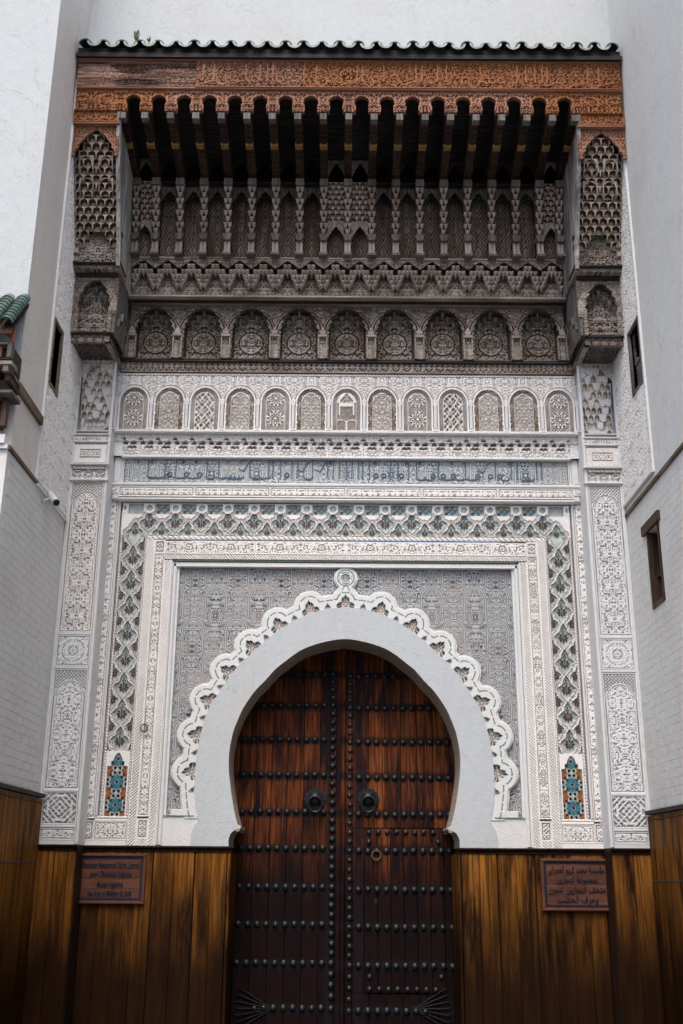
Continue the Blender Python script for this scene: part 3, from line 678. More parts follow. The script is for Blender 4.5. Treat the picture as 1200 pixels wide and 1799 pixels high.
# ---- frieze of thirteen blind arches
zf0, zf1 = Z(757, YF), Z(662, YF); SA = .385
def frieze(kind):
    def f(u, v, W, H):
        x = u - W / 2; y = v / H
        ysp = .52 * H; r1 = .158
        def inside(rad, top=1.12):
            return (np.abs(x) < rad) & ((v < ysp) | (np.hypot(x, (v - ysp) / top) < rad))
        h = .45 + .4 * arab(x, v, .19, .2, .024, 2)                        # spandrel ground
        h = np.where(inside(.186), .8, h); h = np.where(inside(.178) & ~inside(.172), .2, h)
        h = np.where(inside(.150), lat(x, v, .026, .5) * .6, h)                # lattice border
        if kind in (1, 3): h = np.where(inside(.150), .7 * (1 - arab(x, v, .04, .05, .024, 4)), h)
        h = np.where(inside(.108) & ~inside(.098), .7, h)
        if kind == 0:
            g_ = lat(x, v, .034, .55) * .55
            for cy in (.23, .60):
                q, m_ = rose(x, v - cy * H, .094, 12); g_ = np.where(m_, q * .6, g_)
        elif kind == 1: g_ = .34 + (1 - arab(x, v, .1, .4, .030, 12)) * .5
        elif kind == 2: g_ = np.maximum(lat(x, v, .06, .34), lat(x + .03, v * .6, .075, .30)) * .6
        elif kind == 3: g_ = .34 + (1 - arab(x, v, .05, .06, .028, 15)) * .5
        else:
            g_ = lat(x, v, .03, .5) * .35
            gab = (np.abs(x) < (.78 * H - v) * .8) & (v > .5 * H); g_ = np.where(gab, np.where(np.abs(x) < (.70 * H - v) * .8, arab(x, v, .03, .04, .02, 3) * .4, .8), g_)
            g_ = np.where((np.abs(v - .49 * H) < .02) & (np.abs(x) < .07), .62, g_); g_ = np.where((np.abs(np.abs(x) - .075) < .009) & (v > .3 * H) & (v < .7 * H), .6, g_)
            g_ = np.where((np.abs(np.hypot(np.abs(x) - .06, v - .06) - .075) < .007) & (v < .4 * H), .6, g_); g_ = np.where((np.abs(x) < .012) & (v < .2 * H), .6, g_)
        h = np.where(inside(.098), g_, h)
        h = np.where((v < .012), 1, h)
        return h
    return f
kinds = [0, 1, 2, 3, 0, 3, 4, 1, 0, 2, 1, 3, 0]
for i in range(13):
    x = (i - 6.5) * SA + .0
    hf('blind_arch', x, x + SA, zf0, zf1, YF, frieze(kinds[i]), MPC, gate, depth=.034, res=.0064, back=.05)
for i in range(14):
    x = (i - 6.5) * SA; mb = MB()
    mb.box(x - .024, x + .024, YF - .008, YF + .03, zf0, zf0 + .03); mb.tube([(x, YF + .0, zf0 + .03), (x, YF + .0, zf0 + .30)], .017, 8)
    mb.box(x - .022, x + .022, YF - .008, YF + .03, zf0 + .30, zf0 + .325); mb.prism([(x - .018, zf0 + .325), (x + .018, zf0 + .325), (x + .03, zf0 + .36), (x - .03, zf0 + .36)], YF - .006, YF + .03)
    mb.build('colonnette', MP, gate)
for s in (-1, 1): bxs(s, 'frame_moulding', 6.5 * SA + .03, XI - .0, YF - .006, .1, zf0, zf1 + .03, MP, gate, b=.006) if 6.5 * SA + .03 < XI else None
hf('rope_border', -6.5 * SA, 6.5 * SA, zf1, zf1 + .032, YF - .006, rope, MPC, gate, depth=.012, res=.007)
# ---- piers
def cell_mesh(name, w=.82, dep=1.0, cut=.0):
    """one stalactite cell in a unit box: pointed scoop open below, front at y=0, back at y=1"""
    A_ = [(-.48, 0), (-.45, .25), (-.43, .5), (-.36, .72), (-.20, .87), (0, .95)]; A_ += [(-x, z) for x, z in A_[-2::-1]]
    B_ = [(x * .84, z * .70) for x, z in A_]; Ob = [(-.5, 0), (-.5, .25), (-.5, .45), (-.5, .66), (-.5, 1), (0, 1), (.5, 1), (.5, .66), (.5, .45), (.5, .25), (.5, 0)]
    n = len(A_); V = [(x, 0, z) for x, z in A_] + [(x * .96, .35, z * .93) for x, z in A_] + [(x, .95 - .35 * (1 - abs(x) * 2.2), z) for x, z in B_] + [(x, 0, z) for x, z in Ob] + [(x, 1.5, z) for x, z in Ob]
    F = []
    for i in range(n - 1):
        for a in (0, n): F.append((a + i, a + i + 1, a + n + i + 1, a + n + i))
        F += [(3 * n + i, 3 * n + i + 1, i + 1, i), (3 * n + i, 4 * n + i, 4 * n + i + 1, 3 * n + i + 1)]
    F += [tuple(2 * n + i for i in range(n)), (0, n, 2 * n, 4 * n, 3 * n), (n - 1, 2 * n - 1, 3 * n - 1, 5 * n - 1, 4 * n - 1)]
    mi = []
    for i in range(n - 1): mi += [1 if 2 <= i <= n - 4 else 0, 1 if 1 <= i <= n - 3 else 0, 0, 0]  # scoop tops take the darker inner colour, painting in their shade
    return mesh_p(name, V, F, mi + [0, 0, 0])
CELL = {}
_q = MB(); _q.bev(-.5, .5, 0, 1.5, .25, 1, .05); _q.prism([(-.5, .25), (-.25, 0), (.25, 0), (.5, .25)], .08, 1.5); FLATB = _q.mesh('stalactite_block')
def cells(parent, x0, x1, z0, z1, Yb, d, rows, cols, mat, key, shape=None, ylean=0, jit=.0, flat=0):
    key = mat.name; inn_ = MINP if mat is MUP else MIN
    if key not in CELL: CELL[key] = cell_mesh('stalactite_cell')
    w = (x1 - x0) / cols; h = (z1 - z0) / rows; n = 0
    for j in range(rows):
        off = j % 2
        for i in range(cols + (1 if off else 0)):
            a = x0 + (i - .5 * off) * w; b = a + w; a = max(a, x0); b = min(b, x1); cx, cz = (a + b) / 2, z0 + j * h
            dd = d
            if flat and random.random() < flat:
                random.random(); add('stalactite_block', FLATB, [mat, inn_], parent, loc=(cx, Yb - (j + 1) * d + random.uniform(-jit, jit), cz), scale=(b - a, d * 1.6, h)); n += 1; continue
            if shape:
                r = shape((cx - x0) / (x1 - x0), (j + .5) / rows)
                if r is None: continue
                dd = r
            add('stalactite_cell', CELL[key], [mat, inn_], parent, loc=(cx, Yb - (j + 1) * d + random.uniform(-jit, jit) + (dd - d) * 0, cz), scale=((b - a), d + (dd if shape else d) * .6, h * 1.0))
            n += 1
    return n
def pier(s):
    xa, xb = XI, XW; x0, x1 = sorted((s * xa, s * xb)); W = xb - xa; m_ = .035
    z = lambda py: Z(py, YP)
    P = lambda nm, za, zb, fn, ma=m_, mb_=m_, mat=MPC, **k: hfs(s, nm, xa + ma, xb - mb_, za, zb, k.pop('Y', YP), fn, mat, gate, **k)
    # lower strip, square panel, tall arched panel, square, very tall arched panel
    P('carved_strip', ZT + .04, z(1458), framed(A(21, pw=.19, ph=.08, s=.03), .012), mat=MPCL)
    def arched(seed, lobes, dots):
        def f(u, v, W, H):
            x = u - W / 2; a = .155; ys = H - .30
            ins = lambda r: (np.abs(x) < r) & ((v < ys) | (np.hypot(x, (v - ys) / 1.25) < r))
            h = lat(x, v, .034, .45) * .8; h = np.where(v < .0, 0, h)
            h = np.where((np.abs(x) > .15) & (v < ys), .85, h); h = np.where((np.abs(np.abs(x) - .17) < .005) & (v < ys), .2, h)
            h = np.where(ins(.158), .95, h); h = np.where(ins(.150) & ~ins(.143), .1, h); h = np.where(ins(.138), .8 * arab(x, v, .15, .03, .016, 3), h)
            h = np.where(ins(.115), 1, h)
            g_ = arab(x, v, .11, .17, .034, seed)
            for k in range(int(H / .17) + 1):
                for qx, qz in ((0, 0), (.07, .085), (-.07, .085)):
                    for ddx in (-.010, .010): g_ = np.where(np.hypot(x - qx - ddx, v - k * .17 - qz) < .0075, 0, g_)
            h = np.where(ins(.106), g_, h)
            sqb = (np.abs(np.abs(x) - .17) < .028) & (v < .07); h = np.where(sqb, lat(x, v, .02, .5), h)
            e = np.minimum(np.minimum(u, W - u), np.minimum(v, H - v)); return np.where(e < .010, 1, np.where(e < .016, .1, h))
        return f
    def medal(seed):
        def f(u, v, W, H):
            x = u - W / 2; y = v - H / 2; r = np.hypot(x, y); th = np.arctan2(y, x); rr = min(W, H) * .42
            h = arab(fold(th, math.pi / 8) * .14, r, .055, .4, .026, seed); h = np.where(np.abs(r - rr) < .008, 1, np.where(r > rr, arab(x, y, .2, .2, .022, seed + 1), h))
            e = np.minimum(np.minimum(u, W - u), np.minimum(v, H - v)); return np.where(e < .012, 1, np.where(e < .02, .1, h))
        return f
    def starp(u, v, W, H):
        x = u - W / 2; y = v - H / 2
        h = np.maximum(np.maximum((tri((np.abs(x) + np.abs(y)) / .055) > .62), (tri(np.maximum(np.abs(x), np.abs(y)) / .055) > .62) & (np.abs(np.abs(x) - np.abs(y)) > .05)), (np.abs(np.abs(x) - np.abs(y)) < .008)) * 1.
        e = np.minimum(np.minimum(u, W - u), np.minimum(v, H - v)); return np.where(e < .012, 1, np.where(e < .02, .1, h))
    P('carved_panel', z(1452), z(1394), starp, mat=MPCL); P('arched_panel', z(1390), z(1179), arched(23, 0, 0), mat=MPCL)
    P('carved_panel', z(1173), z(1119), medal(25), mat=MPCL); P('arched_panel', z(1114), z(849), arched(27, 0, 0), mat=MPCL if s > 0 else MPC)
    for py in (1455, 1392, 1176, 1116.5): bxs(s, 'pier_moulding', xa + m_, xb - m_, YP - .004, YP + .03, z(py) - .012, z(py) + .012, MP, gate, b=.005)
    for e in (0, 1): bxs(s, 'pier_moulding', (xa if e == 0 else xb - m_ + .002), (xa + m_ - .002 if e == 0 else xb), YP - .006, YP + .03, ZT, z(632), MP, gate, b=.010)
    bxs(s, 'plain_border', xa + m_, xb - m_, YP, YP + .03, ZT, ZT + .036, MP, gate)
    # cornices and small panels under the stalactites
    bxs(s, 'cornice', xa - .012, xb, YP - .03, YP + .03, z(848.5), z(845), MP, gate, b=.006)
    P('carved_strip', z(844.5), z(829), A(29, pw=.06, ph=.1, s=.026), depth=.02)
    P('rope_border', z(828), z(822), rope, Y=YP - .02, depth=.018); bxs(s, 'cornice', xa - .012, xb, YP - .045, YP + .03, z(821.5), z(818.5), MP, gate, b=.006)
    P('carved_panel', z(815), z(784), lambda u, v, W, H: np.where(edge(u, v, W, H, .055), hatch(u, v, .02) * .5 + .5 if s > 0 else 1, np.where(edge(u, v, W, H, .062), .1, arab(u - W / 2, v - H / 2, .07, .06, .026, 31))), depth=.010)
    bxs(s, 'cornice', xa + .01, xb, YP - .012, YP + .03, z(780), z(777.5), MP, gate, b=.004)
    P('carved_strip', z(777), z(769), A(33, pw=.04, ph=.05, s=.02), depth=.014); bxs(s, 'cornice', xa + .01, xb, YP - .02, YP + .03, z(768), z(765.5), MP, gate, b=.005)
    P('rope_border', z(761), z(757.5), rope, depth=.012, Y=YP + .002)
    # stalactite niche
    Yn = YP + .15; zb, zt = z(757), z(640)
    mb = MB(); mb.box(x0, x1, Yn + .02, YP + .2, zb - .02, zt + .1); mb.build('niche_back', MP, gate)
    hfs(s, 'carved_panel', xa + .06, xb - .06, zb, zb + .42, Yn + .01, lambda u, v, W, H: dict(h=arab(u - W / 2, v, .07, .12, .024, 35), mask=(v < H * .55) | (np.abs(u - W / 2) < (H - v) * .95)), MPC, gate, depth=.014)
    def shp(tx, ty):
        if ty < .22 and abs(tx - .5) < .36: return None
        if ty > .80 and abs(tx - .5) > .12 + (1 - ty) * 1.6: return None
        return .017 * (1.0 + 1.2 * ((int(abs(tx - .5) * 9) * 3 + int(ty * 9) * 5) % 4))
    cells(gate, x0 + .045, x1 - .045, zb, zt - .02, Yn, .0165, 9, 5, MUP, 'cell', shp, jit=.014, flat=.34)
    hfs(s, 'carved_panel', xa + m_, xb - m_, zt - .20, z(633), YP + .002, lambda u, v, W, H: dict(h=arab(u - W / 2, v, .08, .08, .02, 37), mask=(np.abs(u - W / 2) > (zt - .015 - (zt - .2) - v) * .95 + .02) | (v > zt - .015 - (zt - .2))), MPC, gate, depth=.012, back=.02)
    hfs(s, 'rope_border', xa, xb, z(632.5), z(627), YP - .01, rope, MPC, gate, depth=.012)
pair(pier)
# iron ring hanging on the left carved strip
rx, rz = onY(254, 1272, YM - .02)
ring = thing('iron_ring', 'small rusty iron ring hanging on the carved plaster strip left of the arch', 'ring', (rx, YM, rz))
mb = MB(); mb.tube([(rx, YM + .01, rz), (rx, YM - .03, rz), (rx, YM - .04, rz - .01)], .007, 6); mb.build('eye_bolt', MRING, ring)
mb = MB(); mb.tube([(rx + .035 * math.sin(t), YM - .035, rz - .04 + .035 * math.cos(t)) for t in np.linspace(0, 2 * math.pi, 17)], .007, 6, cap=False); mb.build('hoop', MRING, ring)
# ------------------------------------------------------------------ wood panelling under the plaster
wains = thing('wood_panelling', 'honey brown plank panelling with a dark top rail along the gateway foot', 'wood panelling', (0, .2, 0))
def planks(xa, xb, Y, s, wmin=.16, joints=()):
    js = [xa] + list(joints) + [xb]; 
    for a, b in zip(js[:-1], js[1:]):
        n = max(1, int(round((b - a) / .185))); e = np.linspace(a, b, n + 1)
        for i in range(n):
            x0, x1 = sorted((s * (e[i] + (.007 if i == 0 else .0012)), s * (e[i + 1] - (.007 if i == n - 1 else .0012)))); yy = Y + random.uniform(-.002, .002)
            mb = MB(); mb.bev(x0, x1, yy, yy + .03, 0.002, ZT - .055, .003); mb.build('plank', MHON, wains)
xd = -kx                                     # half width of the door opening at the panelling
def wain(s):
    j = [abs(onY(p, 1600, -.02)[0]) for p in ((338, 264) if s < 0 else (877, 944))]
    planks(xd, XI, -.02, s, joints=j); planks(XI, XW, YP - .015, s)
    bxs(s, 'panel_back', xd + .01, XI, .012, .3, 0, ZT - .002, MDK, wains); bxs(s, 'panel_back', XI, XW + .2, YP + .02, .3, 0, ZT - .002, MDK, wains)
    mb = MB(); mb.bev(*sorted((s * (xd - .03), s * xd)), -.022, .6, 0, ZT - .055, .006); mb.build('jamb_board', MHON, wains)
    for (a, b, y) in ((xd - .035, XI, -.02), (XI - .01, XW, YP - .015)):
        bxs(s, 'top_rail', a, b, y - .03, y + .05, ZT - .022, ZT - .001, MDK, wains, b=.006)
        bxs(s, 'top_rail', a, b, y - .012, y + .05, ZT - .056, ZT - .046, MDK, wains, b=.003)
        hfs(s, 'rope_moulding', a, b, ZT - .045, ZT - .023, y - .015, rope, MDK, wains, depth=.012, res=.007)
pair(wain)
# ------------------------------------------------------------------ door leaves
YD = .56
zd = lambda py: Z(py, YD)
XD = .008
rowsL = [1185, 1240, 1300, 1362, 1427, 1491, 1559, 1625, 1693, 1772]
studm = MB()
prof = [(1.0, 0), (.98, .25), (.80, .30), (.74, .62), (.52, .86), (.25, .98)]
nn = 9; V = []; F = []
for r, y in prof: V += [(r * math.cos(2 * math.pi * k / nn), -y, r * math.sin(2 * math.pi * k / nn)) for k in range(nn)]
for i in range(len(prof) - 1): F += [(i * nn + k, i * nn + (k + 1) % nn, (i + 1) * nn + (k + 1) % nn, (i + 1) * nn + k) for k in range(nn)]
F.append(tuple((len(prof) - 1) * nn + k for k in range(nn)))
studm = mesh_p('iron_stud', V, F, smooth=True)
leaves = {}
ztop = zd(1138); zlf = Z(1400, YD)
def leaf(s):
    side = 'left' if s < 0 else 'right'
    t = thing('door_leaf', ('left leaf of the studded wooden door, plain planks without a wicket door' if s < 0 else
              'right leaf of the studded wooden door, with a small wicket door cut into it'), 'door', (s * .7, YD, 0), 'leaves of the studded double door')
    leaves[s] = t; WMAX = 1.42
    e = np.linspace(.085, WMAX, 9)
    wx0, wx1 = abs(XL(641 if s > 0 else 560, 1600, YD)), .0
    wk = (abs(onY(640, 1560, YD)[0]), abs(onY(780, 1560, YD)[0]), zd(1745), zd(1455))
    for i in range(8):
        x0, x1 = sorted((s * (e[i] + .002), s * (e[i + 1] - .002))); y = YD + random.uniform(-.002, .002)
        if s > 0 and e[i + 1] > wk[0] and e[i] < wk[1]:
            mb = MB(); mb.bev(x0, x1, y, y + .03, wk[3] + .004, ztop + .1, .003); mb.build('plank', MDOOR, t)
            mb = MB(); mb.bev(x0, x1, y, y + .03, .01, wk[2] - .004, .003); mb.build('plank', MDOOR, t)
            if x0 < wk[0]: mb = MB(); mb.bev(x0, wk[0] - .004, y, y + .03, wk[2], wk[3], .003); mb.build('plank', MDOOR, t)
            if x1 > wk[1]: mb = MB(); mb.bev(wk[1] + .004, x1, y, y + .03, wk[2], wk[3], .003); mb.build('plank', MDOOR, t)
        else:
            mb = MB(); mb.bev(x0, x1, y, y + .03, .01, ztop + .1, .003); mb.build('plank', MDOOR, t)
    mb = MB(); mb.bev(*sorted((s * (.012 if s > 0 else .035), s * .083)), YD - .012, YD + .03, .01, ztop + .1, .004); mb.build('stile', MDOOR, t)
    mb = MB(); mb.box(*sorted((s * .0, s * WMAX)), YD + .032, YD + .05, 0.0, ztop + .1); mb.build('door_back', MSEAL, t)
    bays = (abs(onY(585 if s < 0 else 615, 1300, YD)[0]))
    def halfw(z):
        k = np.argsort(-iL[:, 1]); return 1.30
    parent_w = t
    if s > 0:
        mb = MB(); ew = np.linspace(wk[0], wk[1], 7)
        w_ = add('wicket_door', (lambda q: (q.box(wk[0] + .002, wk[1] - .002, YD + .012, YD + .03, wk[2] + .002, wk[3] - .002), q.mesh('wicket_door'))[1])(MB()), MDOOR, t)
        for i in range(6):
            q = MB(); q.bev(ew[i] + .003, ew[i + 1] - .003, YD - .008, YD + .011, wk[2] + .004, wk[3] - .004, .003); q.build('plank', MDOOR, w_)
    def stud(x, z, r=.034, par=None, dy=0):
        rr = r * random.uniform(.93, 1.05)
        onw = s > 0 and wk[0] < x < wk[1] and wk[2] < z < wk[3]
        add('iron_stud', studm, MIRON, w_ if onw else t, loc=(x + random.uniform(-.003, .003), YD - .002 - (.008 if onw else 0), z + random.uniform(-.003, .003)), scale=(rr, rr * .85, rr))
    xc = bays; zs_ = [zd(p + (0 if s < 0 else 4)) for p in rowsL]
    allz = []
    for k, z in enumerate(zs_):
        allz.append(z)
        n = 3 if k < len(zs_) - 1 else 0
        if n:
            for q in range(1, n + 1): allz.append(z + (zs_[k + 1] - z) * q / (n + 1))
    allz.append(zs_[0] + .1)
    for z in allz: stud(s * xc, z)
    pitch = .0925
    for k, z in enumerate(zs_):
        lim = [.52, .92, 1.12, 1.2, 1.17, 1.2, 1.2, 1.2, 1.2, .80 if s > 0 else .86][k]
        x = xc + pitch
        while x < lim + .02: stud(s * x, z); x += pitch
    if s > 0:
        for zz_ in (zd(1462), zd(1738)):
            x = wk[0] + .05
            while x < wk[1] - .02: stud(x, zz_, .028); x += pitch
        for zz_ in (zd(1479), zd(1716)): stud(wk[0] + .05, zz_, .028); stud(wk[1] - .045, zz_, .028)
    # knocker: round boss with petalled plate and hanging ring
    kx_, kz = onY(554 if s < 0 else 647, 1404, YD)
    kn = MB(); kn.tube([(kx_, YD, kz), (kx_, YD - .012, kz)], .105, 16)
    for q in range(12): a = q * math.pi / 6; kn.tube([(kx_ + .09 * math.cos(a), YD - .006, kz + .09 * math.sin(a)), (kx_ + .09 * math.cos(a), YD - .022, kz + .09 * math.sin(a))], .024, 8)
    kn.tube([(kx_, YD - .01, kz), (kx_, YD - .05, kz), (kx_, YD - .075, kz), (kx_, YD - .09, kz)], [.075, .072, .045, .012], 14)
    kk = kn.build('knocker', MIRON, t)
    rg = MB(); rg.tube([(kx_ + .072 * math.sin(a), YD - .095 - .012 * math.cos(a), kz - .055 + .078 * math.cos(a)) for a in np.linspace(0, 2 * math.pi, 25)], .0145, 8, cap=False); rg.build('knocker_ring', MIRON, kk, smooth=True)
    # fan shaped iron hinge at the bottom
    hx, hz_ = onY(478 if s < 0 else 727, 1772, YD); fn = MB()
    for q in range(-3, 4):
        a = q * .13; P = [(hx + (.0 if 0 else 0), YD - .006, hz_)]
        for tt in (.12, .24, .34): P.append((hx + s * tt * math.cos(a), YD - .012, hz_ + tt * math.sin(a) * 1.4 + .0))
        P.append((hx + s * .37 * math.cos(a), YD - .01, hz_ + .37 * math.sin(a) * 1.4 - .03 * (1 if q > 0 else -1)))
        fn.tube(P, [.006, .007, .008, .006, .003], 6)
    fn.build('fan_hinge', MDKI, t)
    if s > 0:
        mb = MB(); mb.bev(-.034, .010, YD - .055, YD + .01, .01, ztop + .1, .012); mb.build('cover_strip', MDOOR, t)
        rx_, rz_ = onY(661, 1496, YD); rg = MB(); rg.tube([(rx_ + .045 * math.sin(a), YD - .035, rz_ - .036 + .045 * math.cos(a)) for a in np.linspace(0, 2 * math.pi, 19)], .0085, 6, cap=False); rg.build('pull_ring', MRING, w_)
        kx2, kz2 = onY(660, 1583, YD); kp = MB(); kp.tube([(kx2, YD - .006, kz2), (kx2, YD - .014, kz2)], .022, 10); kp.box(kx2 - .006, kx2 + .006, YD - .012, YD - .009, kz2 - .045, kz2); kp.build('keyhole_plate', MIRON, w_)
pair(leaf)
sill = box('door_threshold', -1.5, 1.5, .3, .7, .0, .02, MGND, gate)
fr = MB(); fr.box(-1.7, 1.7, YD + .052, YD + .1, 0, ztop + .4); fr.build('dark_interior', MSEAL, gate)
# ------------------------------------------------------------------ the two signs
SHAPE = {}
def sh(c, iso, fin=None, ini=None, med=None): SHAPE[c] = (iso, fin or iso + 1, ini, med)
for c, iso, four in [('ا', 0xFE8D, 0), ('ب', 0xFE8F, 1), ('ة', 0xFE93, 0), ('ت', 0xFE95, 1), ('ج', 0xFE9D, 1), ('ح', 0xFEA1, 1), ('خ', 0xFEA5, 1), ('د', 0xFEA9, 0), ('ر', 0xFEAD, 0), ('س', 0xFEB1, 1), ('ش', 0xFEB5, 1),
                     ('ع', 0xFEC9, 1), ('ف', 0xFED1, 1), ('ك', 0xFED9, 1), ('ل', 0xFEDD, 1), ('م', 0xFEE1, 1), ('ن', 0xFEE5, 1), ('و', 0xFEED, 0), ('ي', 0xFEF1, 1), ('ؤ', 0xFE85, 0)]:
    sh(c, iso, iso + 1, iso + 2 if four else None, iso + 3 if four else None)
def arabic(t):
    o = []
    for w in t.split(' '):
        for i, c in enumerate(w):
            pj = i > 0 and SHAPE[w[i - 1]][2] is not None; nj = i < len(w) - 1 and SHAPE[c][2] is not None
            f = SHAPE[c]; o.append(chr(f[3] if pj and nj else f[2] if nj else f[1] if pj else f[0]))
        o.append(' ')
    return ''.join(o[::-1]).strip()
def text_mesh(txt, w, h, bold=.0):
    c = bpy.data.curves.new('t', 'FONT'); c.body = txt; c.size = 1; c.resolution_u = 3; c.offset = bold; c.extrude = .01
    o = bpy.data.objects.new('t', c); COL.objects.link(o); bpy.context.view_layer.update()
    dg = bpy.context.evaluated_depsgraph_get(); m = bpy.data.meshes.new_from_object(o.evaluated_get(dg)); bpy.data.objects.remove(o)
    co = np.zeros(len(m.vertices) * 3); m.vertices.foreach_get('co', co); co = co.reshape(-1, 3)
    if len(co) == 0: return m
    mn, mx = co.min(0), co.max(0); co[:, 0] = (co[:, 0] - (mn[0] + mx[0]) / 2) / (mx[0] - mn[0]) * w
    co[:, 1] = co[:, 1] / max(.001, 1.0) * h / .73; z = co[:, 2].copy(); co[:, 2] = co[:, 1]; co[:, 1] = -z * .3
    m.vertices.foreach_set('co', co.ravel()); m.update(); return m
def sign(pxs, lab, lines, ar):
    (xl, yt), (xr_, yb) = pxs; Y = -.05
    x0, z1 = onY(xl, yt, Y); x1, _ = onY(xr_, yt, Y); z0 = Z(yb, Y)
    t = thing('wall_sign', lab, 'sign', ((x0 + x1) / 2, -.02, (z0 + z1) / 2), 'wooden signs on either side of the door')
    b = .028; mb = MB()
    mb.bev(x0, x1, Y - .018, Y + .028, z1 - b, z1, .006); mb.bev(x0, x1, Y - .018, Y + .028, z0, z0 + b, .006)
    mb.bev(x0, x0 + b, Y - .018, Y + .028, z0 + b, z1 - b, .006); mb.bev(x1 - b, x1, Y - .018, Y + .028, z0 + b, z1 - b, .006); mb.build('frame', MSIGN, t)
    mb = MB(); c_ = .022; xa, xb, za, zb = x0 + b, x1 - b, z0 + b, z1 - b
    mb.box(xa, xb, Y - .002, Y + .02, zb - c_, zb); mb.box(xa, xb, Y - .002, Y + .02, za, za + c_); mb.box(xa, xa + c_, Y - .002, Y + .02, za + c_, zb - c_); mb.box(xb - c_, xb, Y - .002, Y + .02, za + c_, zb - c_); mb.build('navy_border', MNAVY, t)
    xa += c_; xb -= c_; za += c_; zb -= c_; nb = 5; e = np.linspace(za, zb, nb)
    for i in range(nb - 1):
        q = MB(); q.bev(xa, xb, Y + .0, Y + .02, e[i] + .001, e[i + 1] - .001, .002); q.build('board', MSIGN, t)
    W = xb - xa; H = zb - za
    for txt, fx, fy, wf, hf_ in lines:
        m = text_mesh(arabic(txt) if ar else txt, W * wf, H * hf_, .018 if not ar else .012)
        add('lettering', m, MNAVY, t, loc=(xa + W * fx, Y - .004, za + H * fy))
sign(((137, 1499), (258, 1591)), 'framed wooden sign with dark French lettering, left of the door', [
    ('Fondation Mohammed Karim Lamrani', .5, .78, .97, .155), ("pour L'Ensemble Nejjarine", .5, .55, .70, .15), ('Musée Nejjarine', .5, .29, .44, .15), ('des Arts et Métiers du Bois', .5, .06, .74, .15)], False)
sign(((949, 1508), (1072, 1598)), 'framed wooden sign with dark Arabic lettering, right of the door', [
    ('مؤسسة محمد كريم العمراني', .5, .80, .94, .15), ('لمجموعة النجارين', .5, .56, .70, .15), ('متحف النجارين لفنون', .5, .32, .94, .15), ('وحرف الخشب', .5, .08, .68, .15)], True)
# ------------------------------------------------------------------ carved cedar canopy
can = thing('cedar_canopy', 'projecting carved cedar canopy, grey and blackened with red fascia boards, above the plaster gateway', 'canopy', (0, -.2, Z(655, -.18)))
S_ = .26665
def rail(x0, x1, Y, pyb, pyt, mat=MGREY, kind='plain', name='rail', back=.2, s=None, depth=.014, seed=1):
    z0, z1 = Z(pyb, Y), Z(pyt, Y)
    if kind == 'plain': return box(name, x0, x1, Y, Y + back, z0, z1, mat, can, b=min(.008, (z1 - z0) / 4))
    fn = rope if kind == 'rope' else (A(seed, pw=.045, ph=.08, s=.026) if kind == 'carve' else kind)
    return hf(name, x0, x1, z0, z1, Y, fn, mat, can, depth=depth, res=.008, back=back)
XC1 = XI - .02
def piece_rows(fn): fn()
# central rails
rail(-XC1, XC1, -.19, 655, 637, kind=lambda u, v, W, H: np.where((v < .012) | (v > H - .012), 1, arab(u - W / 2, v, .06, .08, .03, 41)), name='carved_rail')
rail(-XC1, XC1, -.22, 636.5, 633.5, MBLK, back=.25); rail(-XC1, XC1, -.20, 633, 629.5, kind='rope', name='rope_moulding')
# tier 1: nine lobed blind arches on corbels
Y1 = -.24; z10, z11 = Z(629, Y1), Z(534, Y1); S2 = 2 * S_
def lobed(x, v, hw_, zs, top, nl):
    """lobed pointed arch mask"""
    y = v - zs; w = hw_ * np.sqrt(np.clip(1 - np.clip(y / top, 0, 1) ** 1.7, 0, 1)); t = np.clip(y / top, 0, 1)
    return (np.abs(x) < (w + .020 * np.abs(np.sin(t * nl * math.pi)) - .010)) & (y < top)
def tier_arch(W_, off):
    def f(u, v, W, H):
        x = u - W / 2; nH = H
        ns = .70 * H; hw_ = .205; zs = .46 * H
        op = lobed(x, v, hw_, zs, .46 * H, 4.5); op |= (np.abs(x) < .205) & (v <= zs)
        r = np.hypot(x, (v - .50 * H) * .9)
        h = .3 + .55 * arab(x, v, .27, .4, .028, 43)
        for rr, ww in ((.262, .008), (.232, .008)): h = np.where((np.abs(np.hypot(x, (v - zs) * .95) - rr) < ww + .005) & (v > zs), 0, h); h = np.where((np.abs(np.hypot(x, (v - zs) * .95) - rr) < ww) & (v > zs), 1, h)
        h = np.where((np.hypot(x, (v - zs) * .95) < .226) & (v > zs), .35 + .5 * arab(np.arctan2(v - zs, x) * .2, np.hypot(x, v - zs), .05, .2, .025, 44), h)
        h = np.where((v < .42 * H) & (np.abs(x) > .21), .75, h)
        return dict(h=h, mask=~op)
    return f
def back_panel(u, v, W, H):
    x = u - W / 2; cy = .40 * H; r = np.hypot(x, v - cy); th = np.arctan2(v - cy, x)
    h = arab(x, v, .12, .3, .033, 46); sd = np.abs(x) * .9 + np.abs(v - cy) * .55
    h = np.where(r < .115, arab(fold(th, math.pi / 4) * .1, r, .08, .3, .028, 47), h); h = np.where(np.abs(r - .118) < .009, 1, h); h = np.where(np.abs(r - .134) < .006, .0, h)
    h = np.where((np.abs(x) > W / 2 - .03), .2, h)
    return h
cap_m = None
